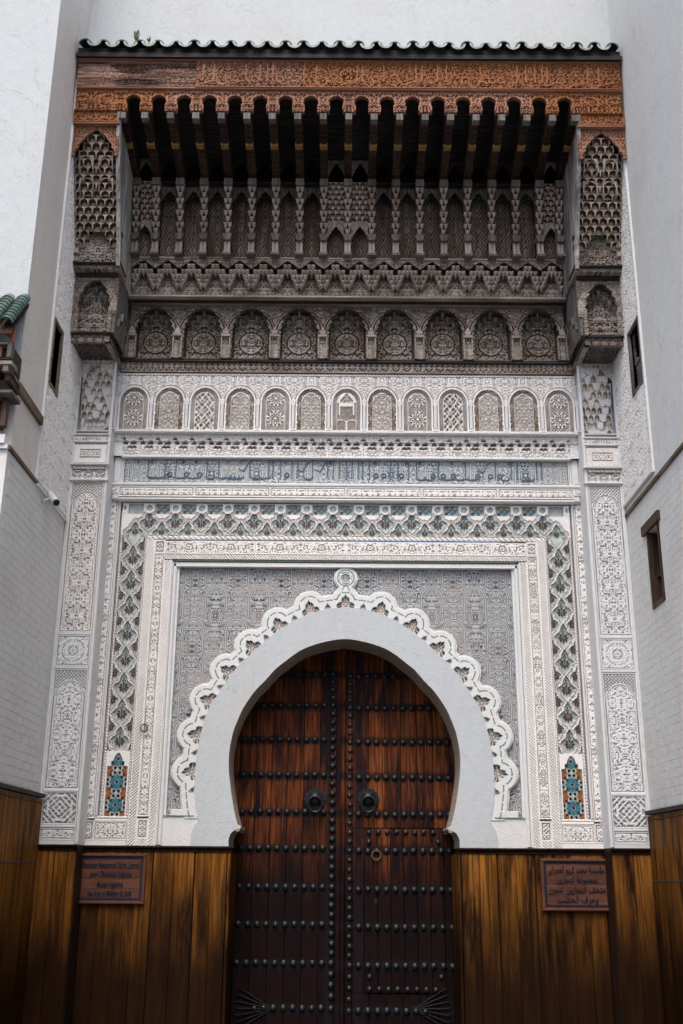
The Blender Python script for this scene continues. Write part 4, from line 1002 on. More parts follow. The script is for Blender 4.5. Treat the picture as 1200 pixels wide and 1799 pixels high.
for i in range(9):
    x = (i - 4) * S2 + .0
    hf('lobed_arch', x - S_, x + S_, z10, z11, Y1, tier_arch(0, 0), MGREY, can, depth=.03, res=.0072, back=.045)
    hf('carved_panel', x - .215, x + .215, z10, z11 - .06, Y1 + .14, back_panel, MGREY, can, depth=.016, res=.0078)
    for k in range(5):                      # hanging drops under the lobes
        a = (k - 2) * .062; zt_ = z10 + (z11 - z10) * (.86 - abs(k - 2) * .10); q = MB()
        q.tube([(x + a, Y1 + .09, zt_ + .04), (x + a, Y1 + .095, zt_ + .0), (x + a, Y1 + .105, zt_ - .04)], [.024, .020, .006], 6); q.build('drop', MGREYZ, can)
for i in range(10):
    x = (i - 4.5) * S2; q = MB(); w = .05
    if i in (0, 9): x -= math.copysign(.03, x)
    zc1 = z10 + .42 * (z11 - z10)
    q.box(x - w, x + w, Y1 - .022, Y1 + .04, zc1 - .03, zc1 + .0); q.prism([(x - w * .3, zc1 + .07), (x - w * .6, zc1 + .04), (x - w * .6, zc1 + .004), (x + w * .6, zc1 + .004), (x + w * .6, zc1 + .04), (x + w * .3, zc1 + .07), (x, zc1 + .09)], Y1 - .02, Y1 + .0)
    q.box(x - w, x - w + .012, Y1 - .012, Y1 + .03, z10, zc1 - .03); q.box(x + w - .012, x + w, Y1 - .012, Y1 + .03, z10, zc1 - .03)
    q.build('corbel', MGREY, can)
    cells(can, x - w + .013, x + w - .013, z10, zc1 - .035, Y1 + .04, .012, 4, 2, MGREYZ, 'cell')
# rails between tier 1 and 2
Y2 = -.42
for args in ((-.30, 534, 529, 'plain', MGREY), (-.36, 529, 523.5, 'rope', MGREY), (-.42, 523, 519.5, 'plain', MGREY)): rail(-2.41, 2.41, args[0], args[1], args[2], args[4], args[3], name='rope_moulding' if args[3] == 'rope' else 'rail', back=.3)
# tier 2: zigzag of small stalactites
z20, z21 = Z(519, Y2), Z(455, Y2)
def t2(u, v, W, H):
    x = u - W / 2; pk = .92 * H - fold(x, S_ / 2) / (S_ / 2) * .36 * H
    return dict(h=.3 + .6 * arab(x, v, .13, .12, .024, 51), mask=v > pk)
hf('zigzag_board', -9 * S_, 9 * S_, z20 + .5 * (z21 - z20), z21, Y2 - .02, lambda u, v, W, H: dict(h=.3 + .6 * arab(u - W / 2, v, .13, .12, .024, 51), mask=v > (.84 * H - (S_ / 2 - fold(u - W / 2 , S_ / 2)) / (S_ / 2) * .46 * H)), MGREY, can, depth=.014, res=.0085, back=.02)
for i in range(18):
    x = (i - 8.5) * S_
    hf('carved_panel', x - S_ / 2, x + S_ / 2, z20, z20 + .62 * (z21 - z20), Y2 + .12, lambda u, v, W, H: np.where(np.abs(np.hypot(u - W / 2, v - .3 * H) - .07) < .008, 1, arab(u - W / 2, v, .13, .2, .026, 53)), MGREY, can, depth=.012, res=.009)
    H2 = z21 - z20
    # stepped cells: legs low between motifs, high at the peak
    for j, (cx, zz, d_) in enumerate([(-.111, .30, .09), (.111, .30, .09), (-.133, .42, .10), (-.067, .42, .05), (.067, .42, .05), (-.044, .52, .055), (.044, .52, .055), (-.089, .52, .075), (.089, .52, .075), (-.022, .62, .07), (.022, .62, .07), (-.066, .62, .09), (.066, .62, .09), (0, .73, .09), (-.04, .73, .10), (.04, .73, .10)]):
        pass
    q = MB()
for r_, (zz, ofs, cells_, yy) in enumerate([(.24, 0, (2.5,), .085), (.34, .5, (2, 3), .07), (.45, 0, (1.5, 2.5), .05), (.56, .5, (0, 1, 2), .03), (.68, 0, (.5,), .012)]):
    q = MB(); H2 = z21 - z20; w = S_ / 6
    for i in range(18):
        x = (i - 8.5) * S_
        for c in cells_:
            for sgn in ((1, -1) if c else (1,)):
                cx = x + sgn * c * w; ww = w * .46; z0_ = z20 + zz * H2; y_ = Y2 + yy
                if abs(cx) > 9 * S_: continue
                hgt = H2 * .135
                # one tongue: a bevelled pendant, wide at the top, pointed below
                q.raw([(cx - ww, y_ - .03, z0_ + hgt), (cx + ww, y_ - .03, z0_ + hgt), (cx + ww, y_ - .018, z0_ + hgt * .45), (cx, y_ - .006, z0_ - hgt * .1), (cx - ww, y_ - .018, z0_ + hgt * .45), (cx, y_ - .045, z0_ + hgt * .55),
                       (cx - ww, y_ + .06, z0_ + hgt), (cx + ww, y_ + .06, z0_ + hgt), (cx + ww, y_ + .06, z0_ + hgt * .45), (cx, y_ + .06, z0_ - hgt * .1), (cx - ww, y_ + .06, z0_ + hgt * .45)],
                      [(0, 1, 5), (1, 2, 5), (2, 3, 5), (3, 4, 5), (4, 0, 5), (2, 8, 9, 3), (3, 9, 10, 4), (1, 7, 8, 2), (4, 10, 6, 0), (0, 6, 7, 1)])
    q.build('stalactite_row', MTONG, can)['kind'] = 'stuff'
rail(-2.41, 2.41, -.45, 455.5, 452.5, MGREY); 
# tier 3: tall niches between stalactite columns
Y3 = -.50; z30, z31 = Z(452, Y3), Z(322, Y3 - .12)
def niche_back(u, v, W, H):
    x = u - W / 2; dd = np.abs(x) + np.abs(((v / H * 3.0) % 1) - .5) * H / 3 * .62
    h = np.maximum(tri(dd / .036) > .5, 0) * 1.; h = np.where(dd < .035, arab(x, v, .04, .05, .02, 3), h)
    h = np.where(np.abs((v / H * 3) % 1) < .02, 0, h)
    return .25 + .6 * h
def head(u, v, W, H):
    x = u - W / 2; y = v / H
    op = np.abs(x) < (.098 * np.clip(1 - np.clip((y - .15) / .62, 0, 1) ** 1.25, 0, 1) + .005 * np.sin(y * 22) ** 2) ; op &= y < .77
    h = .3 + .6 * arab(x, v, .09, .2, .022, 57); 
    return dict(h=h, mask=~op)
def col_mesh():
    q = MB(); w = .047; H = z31 - z30
    q.box(-w, w, -.055, .03, 0, .03 * H, 2); q.box(-w * .85, w * .85, -.045, .03, .031 * H, .05 * H)
    q.box(-.034, -.004, -.03, .03, .05 * H, .20 * H); q.box(.004, .034, -.03, .03, .05 * H, .20 * H); q.box(-.004, .004, -.015, .03, .05 * H, .20 * H)
    q.prism([(-.03, .20 * H), (.03, .20 * H), (w, .25 * H), (w, .29 * H), (-w, .29 * H), (-w, .25 * H)], -.07, .03, 2)
    n = 8; z = .30 * H; hh = .60 * H / n; lean = .018
    for k in range(n):
        y = -.05 - lean * k; zz = z + k * hh; o = k % 2
        for cx in ((-.5, .5) if o else (0,)):
            ww = w * (.44 if o else .56); c = cx * w
            q.raw([(c - ww, y, zz + hh), (c + ww, y, zz + hh), (c + ww * .8, y + .004, zz + hh * .5), (c, y + .016, zz + hh * .02), (c - ww * .8, y + .004, zz + hh * .5), (c, y - .014, zz + hh * .7),
                   (c - ww, y + .06, zz + hh), (c + ww, y + .06, zz + hh), (c + ww * .8, y + .06, zz + hh * .5), (c, y + .06, zz + hh * .02), (c - ww * .8, y + .06, zz + hh * .5)],
                  [(0, 1, 5), (1, 2, 5), (2, 3, 5), (3, 4, 5), (4, 0, 5), (2, 8, 9, 3), (3, 9, 10, 4), (1, 7, 8, 2), (4, 10, 6, 0), (0, 6, 7, 1)])
        q.box(-w * .9, w * .9, y + .034, .05, zz, zz + hh * .98, 1)
    y = -.05 - lean * n
    q.box(-w * 1.0, w * 1.0, y - .01, .06, z + n * hh + .002, H, 2)
    return q.mesh('stalactite_column')
cm = col_mesh()
for i in range(19):
    x = (i - 9) * S_
    if i in (0, 18): x -= math.copysign(.045, x)
    add('stalactite_column', cm, [MTONG, MIN, MGREYZ], can, loc=(x, Y3, z30))
CORE = (0, 8, 9, 17)
for i in range(18):
    x = (i - 8.5) * S_
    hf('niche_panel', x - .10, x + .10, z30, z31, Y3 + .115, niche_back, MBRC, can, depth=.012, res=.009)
    hd = z31 - z30
    if i in CORE:
        hf('niche_head', x - .105, x + .105, z30 + .20 * hd, z30 + .52 * hd, Y3 - .01, head, MTONG, can, depth=.012, res=.007, back=.02)
        cells(can, x - .10, x + .10, z30 + .50 * hd, z30 + .98 * hd, Y3 + .0, .020, 8, 3, MTONG, 'cell')
        hf('niche_head', x - .105, x + .105, z31 - .02, z31 + .30, Y3 - .18, head, MGREY, can, depth=.012, res=.008, back=.02)
    else:
        hf('niche_head', x - .105, x + .105, z30 + .70 * hd, z31, Y3 - .05, head, MGREYZ, can, depth=.012, res=.007, back=.02)
        hf('niche_head', x - .105, x + .105, z31 + .02, z31 + .30, Y3 - .17, head, MBEAM, can, depth=.012, res=.008, back=.02)
box('niche_vault', -9.2 * S_, 9.2 * S_, Y3 + .15, Y3 + .2, z30, z31 + .5, MBLK, can)
rail(-2.4, 2.4, Y3 - .13, 322, 320.5, MBEAM, back=.1)
# sloping beams and front fascia
YFR = -1.52; zbf = Z(199, YFR); zbb = z31 + .03; YBB = Y3 - .16
ang = math.atan2(zbf - zbb, -(YFR - YBB)); Lb = math.hypot(zbf - zbb, YBB - YFR)
def beam():
    """underside carved beam running from the wall (low, back) to the fascia (high, front)"""
    w = .042; q = MB()
    q.raw([(-w, YBB, zbb), (w, YBB, zbb), (w, YFR + .02, zbf), (-w, YFR + .02, zbf), (-w, YBB, zbb + .22), (w, YBB, zbb + .22), (w, YFR + .02, zbf + .20), (-w, YFR + .02, zbf + .20)], BOXF)
    for t in np.linspace(.08, .92, 12):
        y = YBB + (YFR - YBB) * t; z = zbb + (zbf - zbb) * t; q.box(-.03, .03, y - .02, y + .02, z - .012, z + .01)
    t = .52; y = YBB + (YFR - YBB) * t; z = zbb + (zbf - zbb) * t
    q.box(-.04, .04, y - .035, y + .035, z - .03, z + .01, 1)
    q.box(-w * .85, w * .85, YFR - .0, YFR + .08, zbf - .075, zbf - .0, 2)
    return q.mesh('beam')
bm_ = beam(); MGOLD = M_flat('worn_gold_paint', (.34, .19, .05), .55, .4, sc=50, var=.6)
for i in range(19):
    x = (i - 9) * S_
    if i in (0, 18): x -= math.copysign(.03, x)
    add('beam', bm_, [MBEAM, MGOLD, MGREYZ], can, loc=(x, 0, 0))
q = MB(); q.raw([(-2.42, YBB + .05, zbb + .21), (2.42, YBB + .05, zbb + .21), (2.42, YFR, zbf + .30), (-2.42, YFR, zbf + .30), (-2.42, YBB + .05, zbb + .3), (2.42, YBB + .05, zbb + .3), (2.42, YFR, zbf + .4), (-2.42, YFR, zbf + .4)], BOXF); q.build('ceiling_board', MBLK, can)
XE = 2.87
zs_b, zs_t = Z(196, YFR), Z(157, YFR)
def scal(u, v, W, H):
    x = u - W / 2; q_ = ((x / S_) + 9) % 1 - .5; dx = q_ * S_; inb = np.abs(x) < 9 * S_
    ca = .42 * H; op = (np.abs(dx) < .066) & (v < ca)
    for k in range(9):
        a = -.35 + k * (math.pi + .7) / 8; op |= np.hypot(dx - .054 * math.cos(a), v - ca - .054 * math.sin(a)) < .023
    op |= np.hypot(dx, v - ca) < .060; op &= inb
    h = arab(x, v, S_ / 2, .3, .03, 61); rr = np.hypot(dx, v - ca); h = np.where((np.abs(rr - .09) < .008) & (v > .2 * H), 1, h)
    m_ = np.hypot(fold(np.abs(x) - 9.35 * S_, .10) - .0, v - .15 * H); h = np.where(~inb & (m_ < .075), arab(u, v, .05, .05, .018, 3), h)
    h = np.where((v > H - .02), 1, h)
    return dict(h=h, mask=~op)
for k in range(6):
    a = -XE + k * 2 * XE / 6
    def fk(u, v, W, H, a=a): return scal(u + a + XE, v, 2 * XE, H)
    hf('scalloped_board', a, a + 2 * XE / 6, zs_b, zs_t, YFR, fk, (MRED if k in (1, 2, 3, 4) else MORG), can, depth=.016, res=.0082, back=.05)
rail(-XE, XE, YFR - .03, 157, 154, MRED); 
zi0, zi1 = Z(153.5, YFR - .04), Z(108, YFR - .04)
# calligraphic relief: tall uprights, sweeping base strokes and scrolls behind
rs = np.random.RandomState(5); LET = []
xx_ = -2.2
while xx_ < XE - .1:
    LET.append((xx_, rs.choice([0, 0, 1, 2, 3]), rs.uniform(.8, 1.2))); xx_ += rs.uniform(.05, .10)
def callig(u, v, W, H, X0):
    x = X0 + u; y = v / H; h = .55 * arab(x, v, .16, .3, .034, 71)
    w = .011
    for lx, kd, sc in LET:
        if lx < X0 - .2 or lx > X0 + W + .2: continue
        dx = x - lx
        if kd == 0: m_ = (np.abs(dx - (y - .5) * .01) < w * .8) & (y > .22) & (y < .86)
        elif kd == 1: r = np.hypot(dx, (y - .30) * H); m_ = (np.abs(r - .035 * sc) < w * .8)
        elif kd == 2: m_ = (np.abs((y - .18) * H - .02 * np.sin(dx * 22)) < w * .8) & (np.abs(dx) < .09 * sc)
        else: r = np.hypot(dx, (y - .22) * H); m_ = (np.abs(r - .06 * sc) < w * .75) & ((y < .25) | (dx > 0)) & (y < .8)
        h = np.where(m_, 1, h)
    r = np.hypot(x - 0, v - .42 * H); h = np.where(r < .09, arab(fold(np.arctan2(v - .42 * H, x), math.pi / 4) * .1, r, .08, .3, .026, 9), h); h = np.where(np.abs(r - .094) < .007, 1, h)
    h = np.where((y > .86) & (y < .97), .3 + .7 * (tri(x / .026) > .5), h); h = np.where(y > .97, 1, h); h = np.where(y < .03, 1, h)
    return h
xsp = XL(345, 130, YFR)
def worn(u, v, W, H):
    g_ = .5 * noise(u * 3.5, v * 55, 4) + .35 * noise(u * 9, v * 120, 7); sp = ss(.50, .62, noise(u * 2.2 + 3, v * 14, 9))
    a_ = arab(u, v, .16, .3, .034, 71); keep = ss(.45, .6, noise(u * 3 + 9, v * 3, 2) + u / W * .35 - .1)
    return np.clip(.25 + g_ * (1 - .5 * keep) - .35 * sp + .3 * keep * (a_ - .3), 0, 1)
hf('bare_board', -XE, xsp, zi0, zi1 - .022, YFR - .04, worn, MOLD, can, depth=.022, res=.0075, back=.09); hf('bare_board', -XE, XL(300, 110, YFR), zi1 - .019, zi1, YFR - .036, worn, MRED, can, depth=.012, res=.0075, back=.09)
nb = 4
for k in range(nb):
    a = xsp + .003 + k * (XE - xsp) / nb; b = xsp + (k + 1) * (XE - xsp) / nb
    hf('inscribed_board', a, b, zi0, zi1, YFR - .04, lambda u, v, W, H, a=a: callig(u, v, W, H, a), (MRED if k == 0 else MORG), can, depth=.016, res=.0078, back=.09)
box('board_back', -XE, XE, YFR + .052, YFR + .16, zs_t - .01, Z(95, YFR), MBLK, can)
rail(-XE, XE, YFR - .055, 107, 104.5, MRED, back=.1); rail(-XE - .01, XE + .01, YFR - .07, 104, 99.5, MBLK, 'rope', name='rope_moulding', back=.1); rail(-XE - .02, XE + .02, YFR - .085, 99, 94.5, MBLK, back=.1)
# canopy cheeks on both sides
def cheek(s):
    P = lambda nm, pyb, pyt, Y, fn, mat=MRED, xa=2.40, xb=XE + .02, **k: hfs(s, nm, xa, xb, Z(pyb, Y), Z(pyt, Y), Y, fn, mat, can, **k)
    dia = lambda u, v, W, H: np.where(edge(u, v, W, H, .01), 1, np.where(np.abs(np.hypot(((u / .165) % 1 - .5) * .165, v - H * .45) - .052) < .007, 1, arab(u - W / 2, v, .0825, .3, .022, 63)))
    rail(*sorted((s * 2.40, s * (XE + .01))), -1.51, 196, 193, MRED, back=.3)
    P('carved_board', 216, 196.5, -1.49, dia, MORG, back=.3); rail(*sorted((s * 2.39, s * (XE + .015))), -1.50, 219.5, 217, MRED, back=.3)
    Yc = -1.45; z0_, z1_ = Z(275, Yc), Z(220, Yc); W = XE + .02 - 2.40
    def archb(u, v, W, H):
        x = u - W / 2; y = v; op = np.abs(x) < (.205 * np.clip(1 - np.clip(y / (.80 * H), 0, 1) ** 1.5, 0, 1) ** .8 + .014 * np.abs(np.sin(y / H * 13)) - .004); op &= y < .80 * H
        c = np.abs(np.hypot(x, (y - .02) * .62) - .0); h = .3 + .6 * arab(x, v, .1, .2, .022, 65)
        e = np.abs(x) - .205 * np.clip(1 - np.clip(y / (.80 * H), 0, 1) ** 1.5, 0, 1) ** .8; h = np.where((e > .015) & (e < .028), 1, np.where((e > .045) & (e < .056), 1, h)); h = np.where(v > H - .03, tri(u / .03) > .5, h)
        return dict(h=h, mask=~op)
    P('arched_board', 275, 220, Yc, archb, MRED, depth=.016, res=.0075, back=.03)
    # stalactite fall
    zb_, zt_ = Z(430, -1.04), Z(236, Yc + .0); x0, x1 = sorted((s * 2.425, s * (XE + .0))); rows = 14
    Yb, Yt = -.98, Yc + .03; d = (Yb - Yt) / rows
    def shp(tx, ty):
        if ty < .13 and abs(tx - .5) < .30 - ty: return None
        if ty > .86 and abs(tx - .5) > .10 + (1 - ty) * 2.4: return None
        big = (abs(ty - .60) < .035 or abs(ty - .44) < .035) and .12 < abs(tx - .5) < .34
        return d * (4.0 if big else 1.6)
    cells(can, x0, x1, zb_, zt_, Yb, d, rows, 5, MTONG, 'cell', shp)
    for ty in (.46, .66):
        for tx in (.27, .73):
            zc3 = zb_ + (zt_ - zb_) * ty; yc = Yb + (Yt - Yb) * (ty + .10) - .02
            add('stalactite_vault', CELL[MTONG.name], [MTONG, MIN], can, loc=(x0 + (x1 - x0) * tx, yc, zc3), scale=(.15, .10, .17))
    zm_ = Z(404, -.96); q = MB(); q.box(x0, x1, Yb + .10, Yb + .2, zb_ - .3, zm_); q.raw([(x0, Yb + .10, zm_), (x1, Yb + .10, zm_), (x1, Yt + .16, zt_ + .05), (x0, Yt + .16, zt_ + .05), (x0, Yb + .2, zm_), (x1, Yb + .2, zm_), (x1, Yt + .3, zt_ + .05), (x0, Yt + .3, zt_ + .05)], BOXF); q.build('niche_back', MBLK, can)
    za_ = Z(461, -.96)
    hfs(s, 'medallion_panel', 2.45, XE - .03, za_, Z(398, -.96), -.94, lambda u, v, W, H: dict(h=np.where(np.abs(np.hypot(u - W / 2, (v - H * .52)) - .12) < .01, 1, arab(u - W / 2, v, .1, .3, .03, 67)), mask=(v < H * .6) | (np.abs(u - W / 2) < (H - v) * .9)), MGREY, can, depth=.016, res=.008)
    for e, f_ in ((2.40, 2.448), (XE - .03, XE + .02)): 
        for k in range(3): bxs(s, 'corbel', e, f_, -1.0, -.9, za_ + .07 + k * .11, za_ + .13 + k * .11, MTONG, can, b=.008)
        bxs(s, 'post', e + .004, f_ - .004, -.965, -.88, za_, za_ + .42, MGREY, can)
    # rails and lower arch tier
    Yl = -.86
    rail(*sorted((s * 2.38, s * (XE + .02))), -1.0, 465, 461.5, MBLK, back=.3); rail(*sorted((s * 2.39, s * (XE + .02))), -.96, 475, 465.5, MGREY, 'carve', 'carved_rail', back=.3)
    def lar(u, v, W, H):
        uu_ = u if s < 0 else W - u
        x = uu_ - .225; zs = .38 * H; op = lobed(x, v, .165, zs, .44 * H, 3.5) | ((np.abs(x) < .155) & (v <= zs)); h = .3 + .55 * arab(uu_, v, .2, .3, .024, 69)
        for rr in (.235, .212): h = np.where((np.abs(np.hypot(x, (v - zs) * .85) - rr) < .007) & (v > zs), 1, h)
        x2 = uu_ - .50; h = np.where((np.abs(np.hypot(x2, (v - zs) * .95) - .10) < .008) & (v > zs), 1, h)
        return dict(h=h, mask=~op & ((uu_ < .42) | (v > .28 * H)))
    P('lobed_arch', 585, 476, Yl, lar, MGREY, xa=2.42, xb=XE + .02, depth=.016, res=.0075, back=.04)
    hfs(s, 'carved_panel', XI - .02, XE, Z(585, Yl + .14), Z(495, Yl + .14), Yl + .14, lambda u, v, W, H: np.where(tri((np.abs(u - W / 2) * .8 + v) / .11) > .82, 1, arab(u - W / 2, v, .08, .3, .024, 70)), MGREY, can, depth=.016, res=.008)
    q = MB(); x0, x1 = sorted((s * 2.42, s * (XE + .02))); q.box(x0, x1, Yl + .17, -.35, Z(585, Yl), Z(470, Yl)); q.build('niche_back', MGREYZ, can)
    for k in range(5):
        a = s * (2.665 + (k - 2) * .055); zt2 = Z(508 + abs(k - 2) * 9, Yl); q = MB(); q.tube([(a, Yl + .08, zt2 + .04), (a, Yl + .085, zt2 - .0), (a, Yl + .10, zt2 - .045)], [.022, .019, .006], 6); q.build('drop', MGREYZ, can)
    cells(can, *sorted((s * 2.43, s * 2.50)), Z(575, Yl), Z(545, Yl), Yl + .05, .012, 4, 2, MTONG, 'cell')
    zb2 = Z(603, -.80)
    Y9 = -.80; xin_ = XI - .015
    rail(*sorted((s * xin_, s * (XE + .02))), Y9 - .03, 589, 585.5, MBLK, back=.4); rail(*sorted((s * xin_, s * (XE + .02))), Y9 - .01, 592, 589.5, MGREY, 'rope', 'rope_moulding', back=.4)
    rail(*sorted((s * xin_, s * (XE + .02))), Y9, 603, 592.5, MGREY, 'carve', 'carved_rail', back=.05, seed=73)
    # soffit under the pier, side rail running back to the centre
    fr_ = ((0, 0, zb2 + .012), (1, 0, 0), (0, 1, 0), (0, 0, -1))
    hf('carved_soffit', *sorted((s * xin_, s * XE)), Y9 + .004, YP - .02, 0, lambda u, v, W, H: arab(u, v, .09, .11, .035, 75), MGREYZ, can, depth=.02, res=.009, back=.03, frame=fr_)
    sx = s * XI
    sd = lambda nm, ya, yb, za, zb, X, fn, mat, **k: hf(nm, ya, yb, za, zb, X * -s * 1.0 if 0 else 0, fn, mat, can, frame=((X, 0, 0), (0, 1, 0), (0, 0, 1), (-s, 0, 0)), **k)
    q = MB(); q.box(*sorted((s * xin_, s * (xin_ + .05))), Y9 + .002, -.19, zb2, Z(592.5, Y9)); q.build('side_rail', MGREY, can)
    q = MB(); q.box(*sorted((s * (xin_ - .03), s * (xin_ + .05))), Y9 - .03, -.19, Z(592.5, Y9) + .002, Z(585.5, Y9)); q.build('side_rail', MBLK, can)
    # inner side faces
    sd('side_panel', Yl + .02, -.25, Z(585, Yl), Z(476, Yl), s * 2.43, lambda u, v, W, H: dict(h=arab(u - W / 2, v, .1, .2, .028, 77), mask=~(lobed(u - W / 2, v, .17, .42 * H, .34 * H, 3.5) & (v > .30 * H))), MGREYZ, depth=.016, res=.01)
    q = MB(); z5 = Z(585, Yl); q.raw([(s * 2.44, -.72, z5), (s * 2.38, -.64, z5 + .22), (s * 2.38, -.46, z5 + .22), (s * 2.44, -.36, z5), (s * 2.44, -.74, z5 + .25), (s * 2.44, -.36, z5 + .25), (s * 2.41, -.55, z5 - .02)],
                                     [(0, 1, 4), (1, 2, 5, 4), (2, 3, 5), (0, 6, 1), (1, 6, 2), (2, 6, 3)]); q.build('corbel', MGREYZ, can)
    XN = 2.40; pts = [(-.98, Z(470, -.98)), (-1.05, Z(430, -1.05)), (-1.20, Z(360, -1.2)), (-1.34, Z(300, -1.34)), (-1.44, Z(240, -1.44)), (-1.50, Z(200, -1.5))]
    back_ = [(-.30, pts[-1][1]), (-.30, pts[0][1])]
    q = MB(); q.prism(pts + back_, *sorted((s * XN, s * (XN + .03))), ax='x'); q.build('cheek_board', MGREYL, can)
    q = MB()
    for (ya, za), (yb, zb__) in zip(pts[:-1], pts[1:]):
        x0, x1 = sorted((s * (XN - .012), s * (XN + .028)))
        q.raw([(x0, ya - .012, za), (x1, ya - .012, za), (x1, yb - .012, zb__), (x0, yb - .012, zb__), (x0, ya + .05, za), (x1, ya + .05, za), (x1, yb + .05, zb__), (x0, yb + .05, zb__)], BOXF)
    q.build('cheek_edge', MGREYL, can)
    CELL.setdefault(MTONG.name, cell_mesh('stalactite_cell'))
    CELL.setdefault(MGREYZ.name, cell_mesh('stalactite_cell'))
    for j in range(3):
        for i in range(3 + j % 2):
            add('stalactite_cell', CELL[MGREYZ.name], [MGREYZ, MIN], can, loc=(s * (2.425 - .028 * j), -.66 + .10 * (i - .5 * (j % 2)), z5 + .03 + .085 * j), scale=(.10, .05, .085), rot=(0, 0, -s * math.pi / 2))
pair(cheek)
# ------------------------------------------------------------------ roof tiles on the canopy
YR = -1.64; zr = Z(90, YR); nT = 30; pt = 2 * (XE + .02) / nT; sl = R(26)
roof = thing('tiled_roof_edge', 'weathered green glazed tile roof edge along the top of the carved canopy', 'tiled roof', (0, -1.4, zr))
def tile_mesh(name, r, th, L, arch, lift=0):
    ns = 9; V = []; F = []
    a0, a1 = (-.10, math.pi + .10) if arch else (math.pi + .12, 2 * math.pi - .12)
    for y, rs in ((0, 1), (L, .93)):
        for rr in (r, r - th):
            for k in range(ns + 1): a = a0 + (a1 - a0) * k / ns; V.append((rr * rs * math.cos(a), y, rr * rs * math.sin(a) + y * math.tan(sl)))
    n = ns + 1
    for k in range(ns):
        F += [(k, k + 1, n + k + 1, n + k), (2 * n + k, 2 * n + k + 1, k + 1, k), (n + k, n + k + 1, 3 * n + k + 1, 3 * n + k)]
    F += [(0, n, 3 * n, 2 * n), (n - 1, 2 * n - 1, 4 * n - 1, 3 * n - 1)]
    mi = [1 if i % 3 == 0 else 0 for i in range(3 * ns)] + [0, 0]
    return mesh_p(name, V, F, mi)
cov = tile_mesh('cover_tile', .066, .014, .40, True); pan = tile_mesh('pan_tile', .078, .024, .40, False)
for i in range(nT):
    x = -XE - .02 + (i + .5) * pt
    add('cover_tile', cov, [MGTD, MGTD], roof, loc=(x + random.uniform(-.006, .006), YR + random.uniform(-.015, .015), zr + .075 + random.uniform(-.006, .006)), rot=(random.uniform(-.04, .04), random.uniform(-.14, .14), random.uniform(-.05, .05)))
    if i < nT - 1: add('pan_tile', pan, [MGTD, MRIM], roof, loc=(x + pt / 2, YR - .02 + random.uniform(-.01, .01), zr + .105 + random.uniform(-.006, .006)), rot=(0, random.uniform(-.1, .1), 0))
q = MB(); q.raw([(-XE - .02, YR + .03, zr - .01), (XE + .02, YR + .03, zr - .01), (XE + .02, -1.2, zr + .20), (-XE - .02, -1.2, zr + .20), (-XE - .02, YR + .03, zr - .06), (XE + .02, YR + .03, zr - .06), (XE + .02, -1.2, zr + .10), (-XE - .02, -1.2, zr + .10)], BOXF); q.build('roof_bed', MBLK, roof)
q = MB(); q.box(-XE - .01, XE + .01, YFR - .06, -1.25, Z(94.5, YFR) + .002, zr - .04); q.build('eave_board', MBLK, roof)
for (px, h, lab, n_) in ((239, .19, 'taller green weed growing out of the roof tiles near the left end', 9), (262, .13, 'thin dry weed growing between roof tiles, right of the taller weed', 3)):
    x, z = onY(px, 78, YR + .05); z = zr + .13
    t = thing('weed', lab, 'weed', (x, YR + .05, z), 'weeds on the canopy roof')
    for k in range(n_):
        q = MB(); a = random.uniform(-.5, .5) * (1 if n_ > 4 else .9); hh = h * random.uniform(.55, 1); b = (x + random.uniform(-.01, .01), YR + .05, z)
        q.tube([b, (b[0] + a * hh * .25, b[1] + .01, z + hh * .5), (b[0] + a * hh * .55, b[1] + .015, z + hh)], [.004, .005, .001], 5); q.build('stem', MLEAF, t)
        for m2 in range(5 if n_ > 4 else 2):
            f = .3 + m2 * .14; q = MB(); bx, bz = b[0] + a * hh * .5 * f, z + hh * f; sgn = random.choice((-1, 1)); q.tube([(bx, b[1], bz), (bx + sgn * .014, b[1] - .008, bz + .012), (bx + sgn * .02, b[1] - .01, bz + .03)], [.002, .005, .0008], 4); q.build('leaf', MLEAF, t)
# ------------------------------------------------------------------ walls around the alley
bw = thing('upper_wall', 'plain white limewashed wall rising behind the tiled roof edge', 'wall', (0, -1.2, zr))
box('wall', -XW - 3, XW + 3, -1.22, 0.8, zk + .3 if False else zr - .3, zr + 3.2, MWALL2, bw)
q = MB(); q.box(-XI - .2, XI + .2, .0, .69, Z(655, -.18), zr); q.build('wall_mass', MWALL, bw)
def holed(parent, x0, x1, ya, yb, za, zb, holes, mat, name='wall'):
    """solid wall split round rectangular openings (all openings share the wall's thickness)"""
    ys = sorted({ya, yb, *[h[0] for h in holes], *[h[1] for h in holes]}); q = MB()
    for a, b in zip(ys[:-1], ys[1:]):
        hs = sorted([(h[2], h[3]) for h in holes if h[0] <= a and h[1] >= b]); z = za
        for c, d in hs: q.box(x0, x1, a, b, z, c); z = d
        q.box(x0, x1, a, b, z, zb)
    return q.build(name, mat, parent)
ZTOP = 13.0
